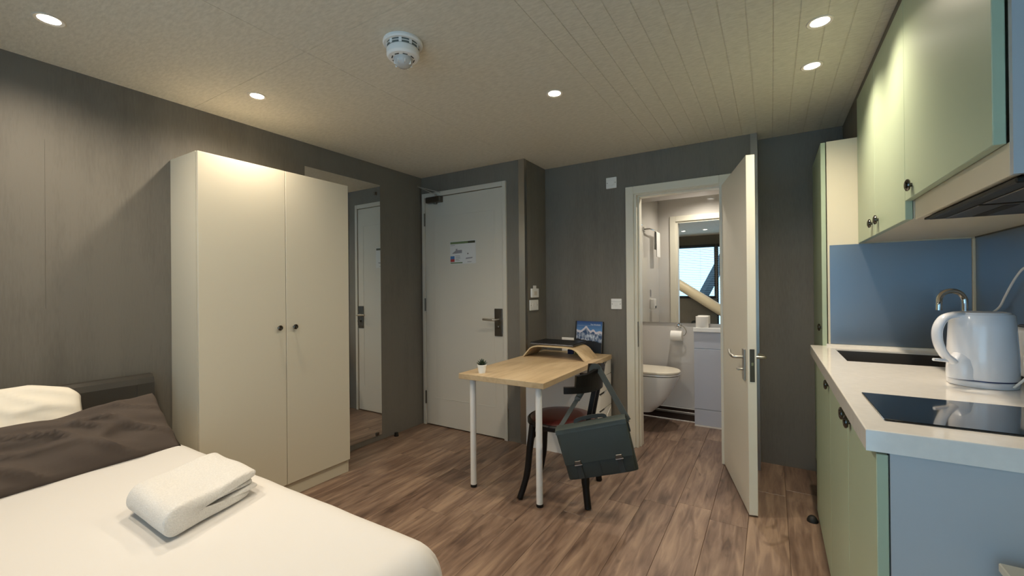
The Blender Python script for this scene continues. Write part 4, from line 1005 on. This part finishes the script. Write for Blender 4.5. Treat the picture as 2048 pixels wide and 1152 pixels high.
obj('lid', loft([ell(.070, .070, kz+.2412), ell(.068, .068, kz+.246), ell(.05, .05, kz+.2485)]), KETTLE_PL, kt, True)
hd = []
c = Vector((kx, ky, 0))
def hp(r_, z): return c + KD*r_ + Vector((0, 0, kz+z))
hd = spline([hp(.060, .238), hp(.095, .238), hp(.130, .225), hp(.150, .190), hp(.148, .145), hp(.128, .105), hp(.098, .080)], 6)
side = Vector((-KD.y, KD.x, 0))
obj('handle', tube(hd, .0, 14, flat=None) if False else loft([[p + side*(.017*cos(2*pi*k/14)) + ((hd[min(i+1,len(hd)-1)]-hd[max(i-1,0)]).normalized().cross(side))*(.011*sin(2*pi*k/14)) for k in range(14)] for i, p in enumerate(hd)]), KETTLE_PL, kt, True)
# housing below the handle
hz = []
for (z, rr, dd) in ((.025, .044, .078), (.06, .044, .078), (.09, .040, .076), (.110, .030, .072), (.122, .014, .068)):
    cc = c + KD*dd*.78; hz.append([(cc.x+rr*cos(2*pi*k/24), cc.y+rr*sin(2*pi*k/24), kz+z) for k in range(24)])
obj('switch_housing', loft(hz), KETTLE_PL, kt, True)
b1_ = hp(.100, .082); b2_ = hp(.165, .088)
obj('switch_lever', tube([b1_, b2_], [.006, .005], 10), KETTLE_PL, kt, True)
obj('spout_lip', loft([[tuple(c - KD*(.070+q) + side*s_*.02 + Vector((0, 0, kz+z))) for s_, q, z in ((-1, 0, h0), (1, 0, h0), (.15, .022*f_, h0), (-.15, .022*f_, h0))] for h0, f_ in ((.19, .3), (.238, 1.0))]), KETTLE_PL, kt)
# kettle cord
cpts = spline([(kx+.048, ky-.078, kz+.010), (kx+.075, ky-.085, kz+.05), (kx+.11, ky-.060, kz+.095), (kx+.145, ky-.02, kz+.10), (kx+.18, ky+.01, kz+.07), (kx+.20, ky+.04, kz+.005)], 8)
obj('power_cord', tube(cpts, .0035, 8), WHITE_PL, kt, True)
cpts = spline([(.840, 2.80, kz+.19), (.842, 2.74, kz+.215), (.842, 2.67, kz+.245), (.842, 2.62, kz+.29), (.842, 2.55, kz+.35), (.842, 2.47, kz+.40), (.850, 2.42, kz+.41)], 8)
cpts = spline([(.80, 2.86, kz+.004), (.825, 2.86, kz+.10)], 4)[:-1] + cpts
o = obj('appliance_cord', tube(cpts, .0042, 8), WHITE_PL, None, True); tag(o, 'white cord rising along the dark splashback', 'cord')
# toaster behind the kettle
ts = thing('toaster', (.80, 2.30, KZ), 'white toaster standing behind the kettle', 'toaster')
obj('body', box(.742, .855, 2.17, 2.43, KZ+.012, KZ+.185, .018, 4), KETTLE_PL, ts, True)
obj('base_trim', box(.748, .849, 2.176, 2.424, KZ+.001, KZ+.012), BLACK, ts)
for x in (.775, .812): obj('slot', box(x-.006, x+.006, 2.20, 2.40, KZ+.1845, KZ+.1865), BLACK, ts)
obj('lever', box(.785, .812, 2.158, 2.17, KZ+.12, KZ+.132, .003, 1), BLACK, ts)
# white cabinet just beyond the open end of the base cabinets
lu = thing('side_cabinet', (.61, 1.03, 0), 'white low side cabinet beside the open end of the kitchen run', 'cabinet')
obj('carcass', box(.397, .835, .80, 1.258, .04, .682), WHITE_LAM, lu)
obj('top', box(.391, .84, .79, 1.262, .682, .70, .002, 1), WHITE_LAM, lu)
obj('door', box(.40, .832, .782, .799, .05, .675, .001, 1), WHITE_LAM, lu)
for (x, y) in ((.42, .82), (.81, .82), (.42, 1.24), (.81, 1.24)): obj('foot', lathe([(.016, 0), (.018, .04)], 12, c=(x, y, 0)), BLACK, lu)
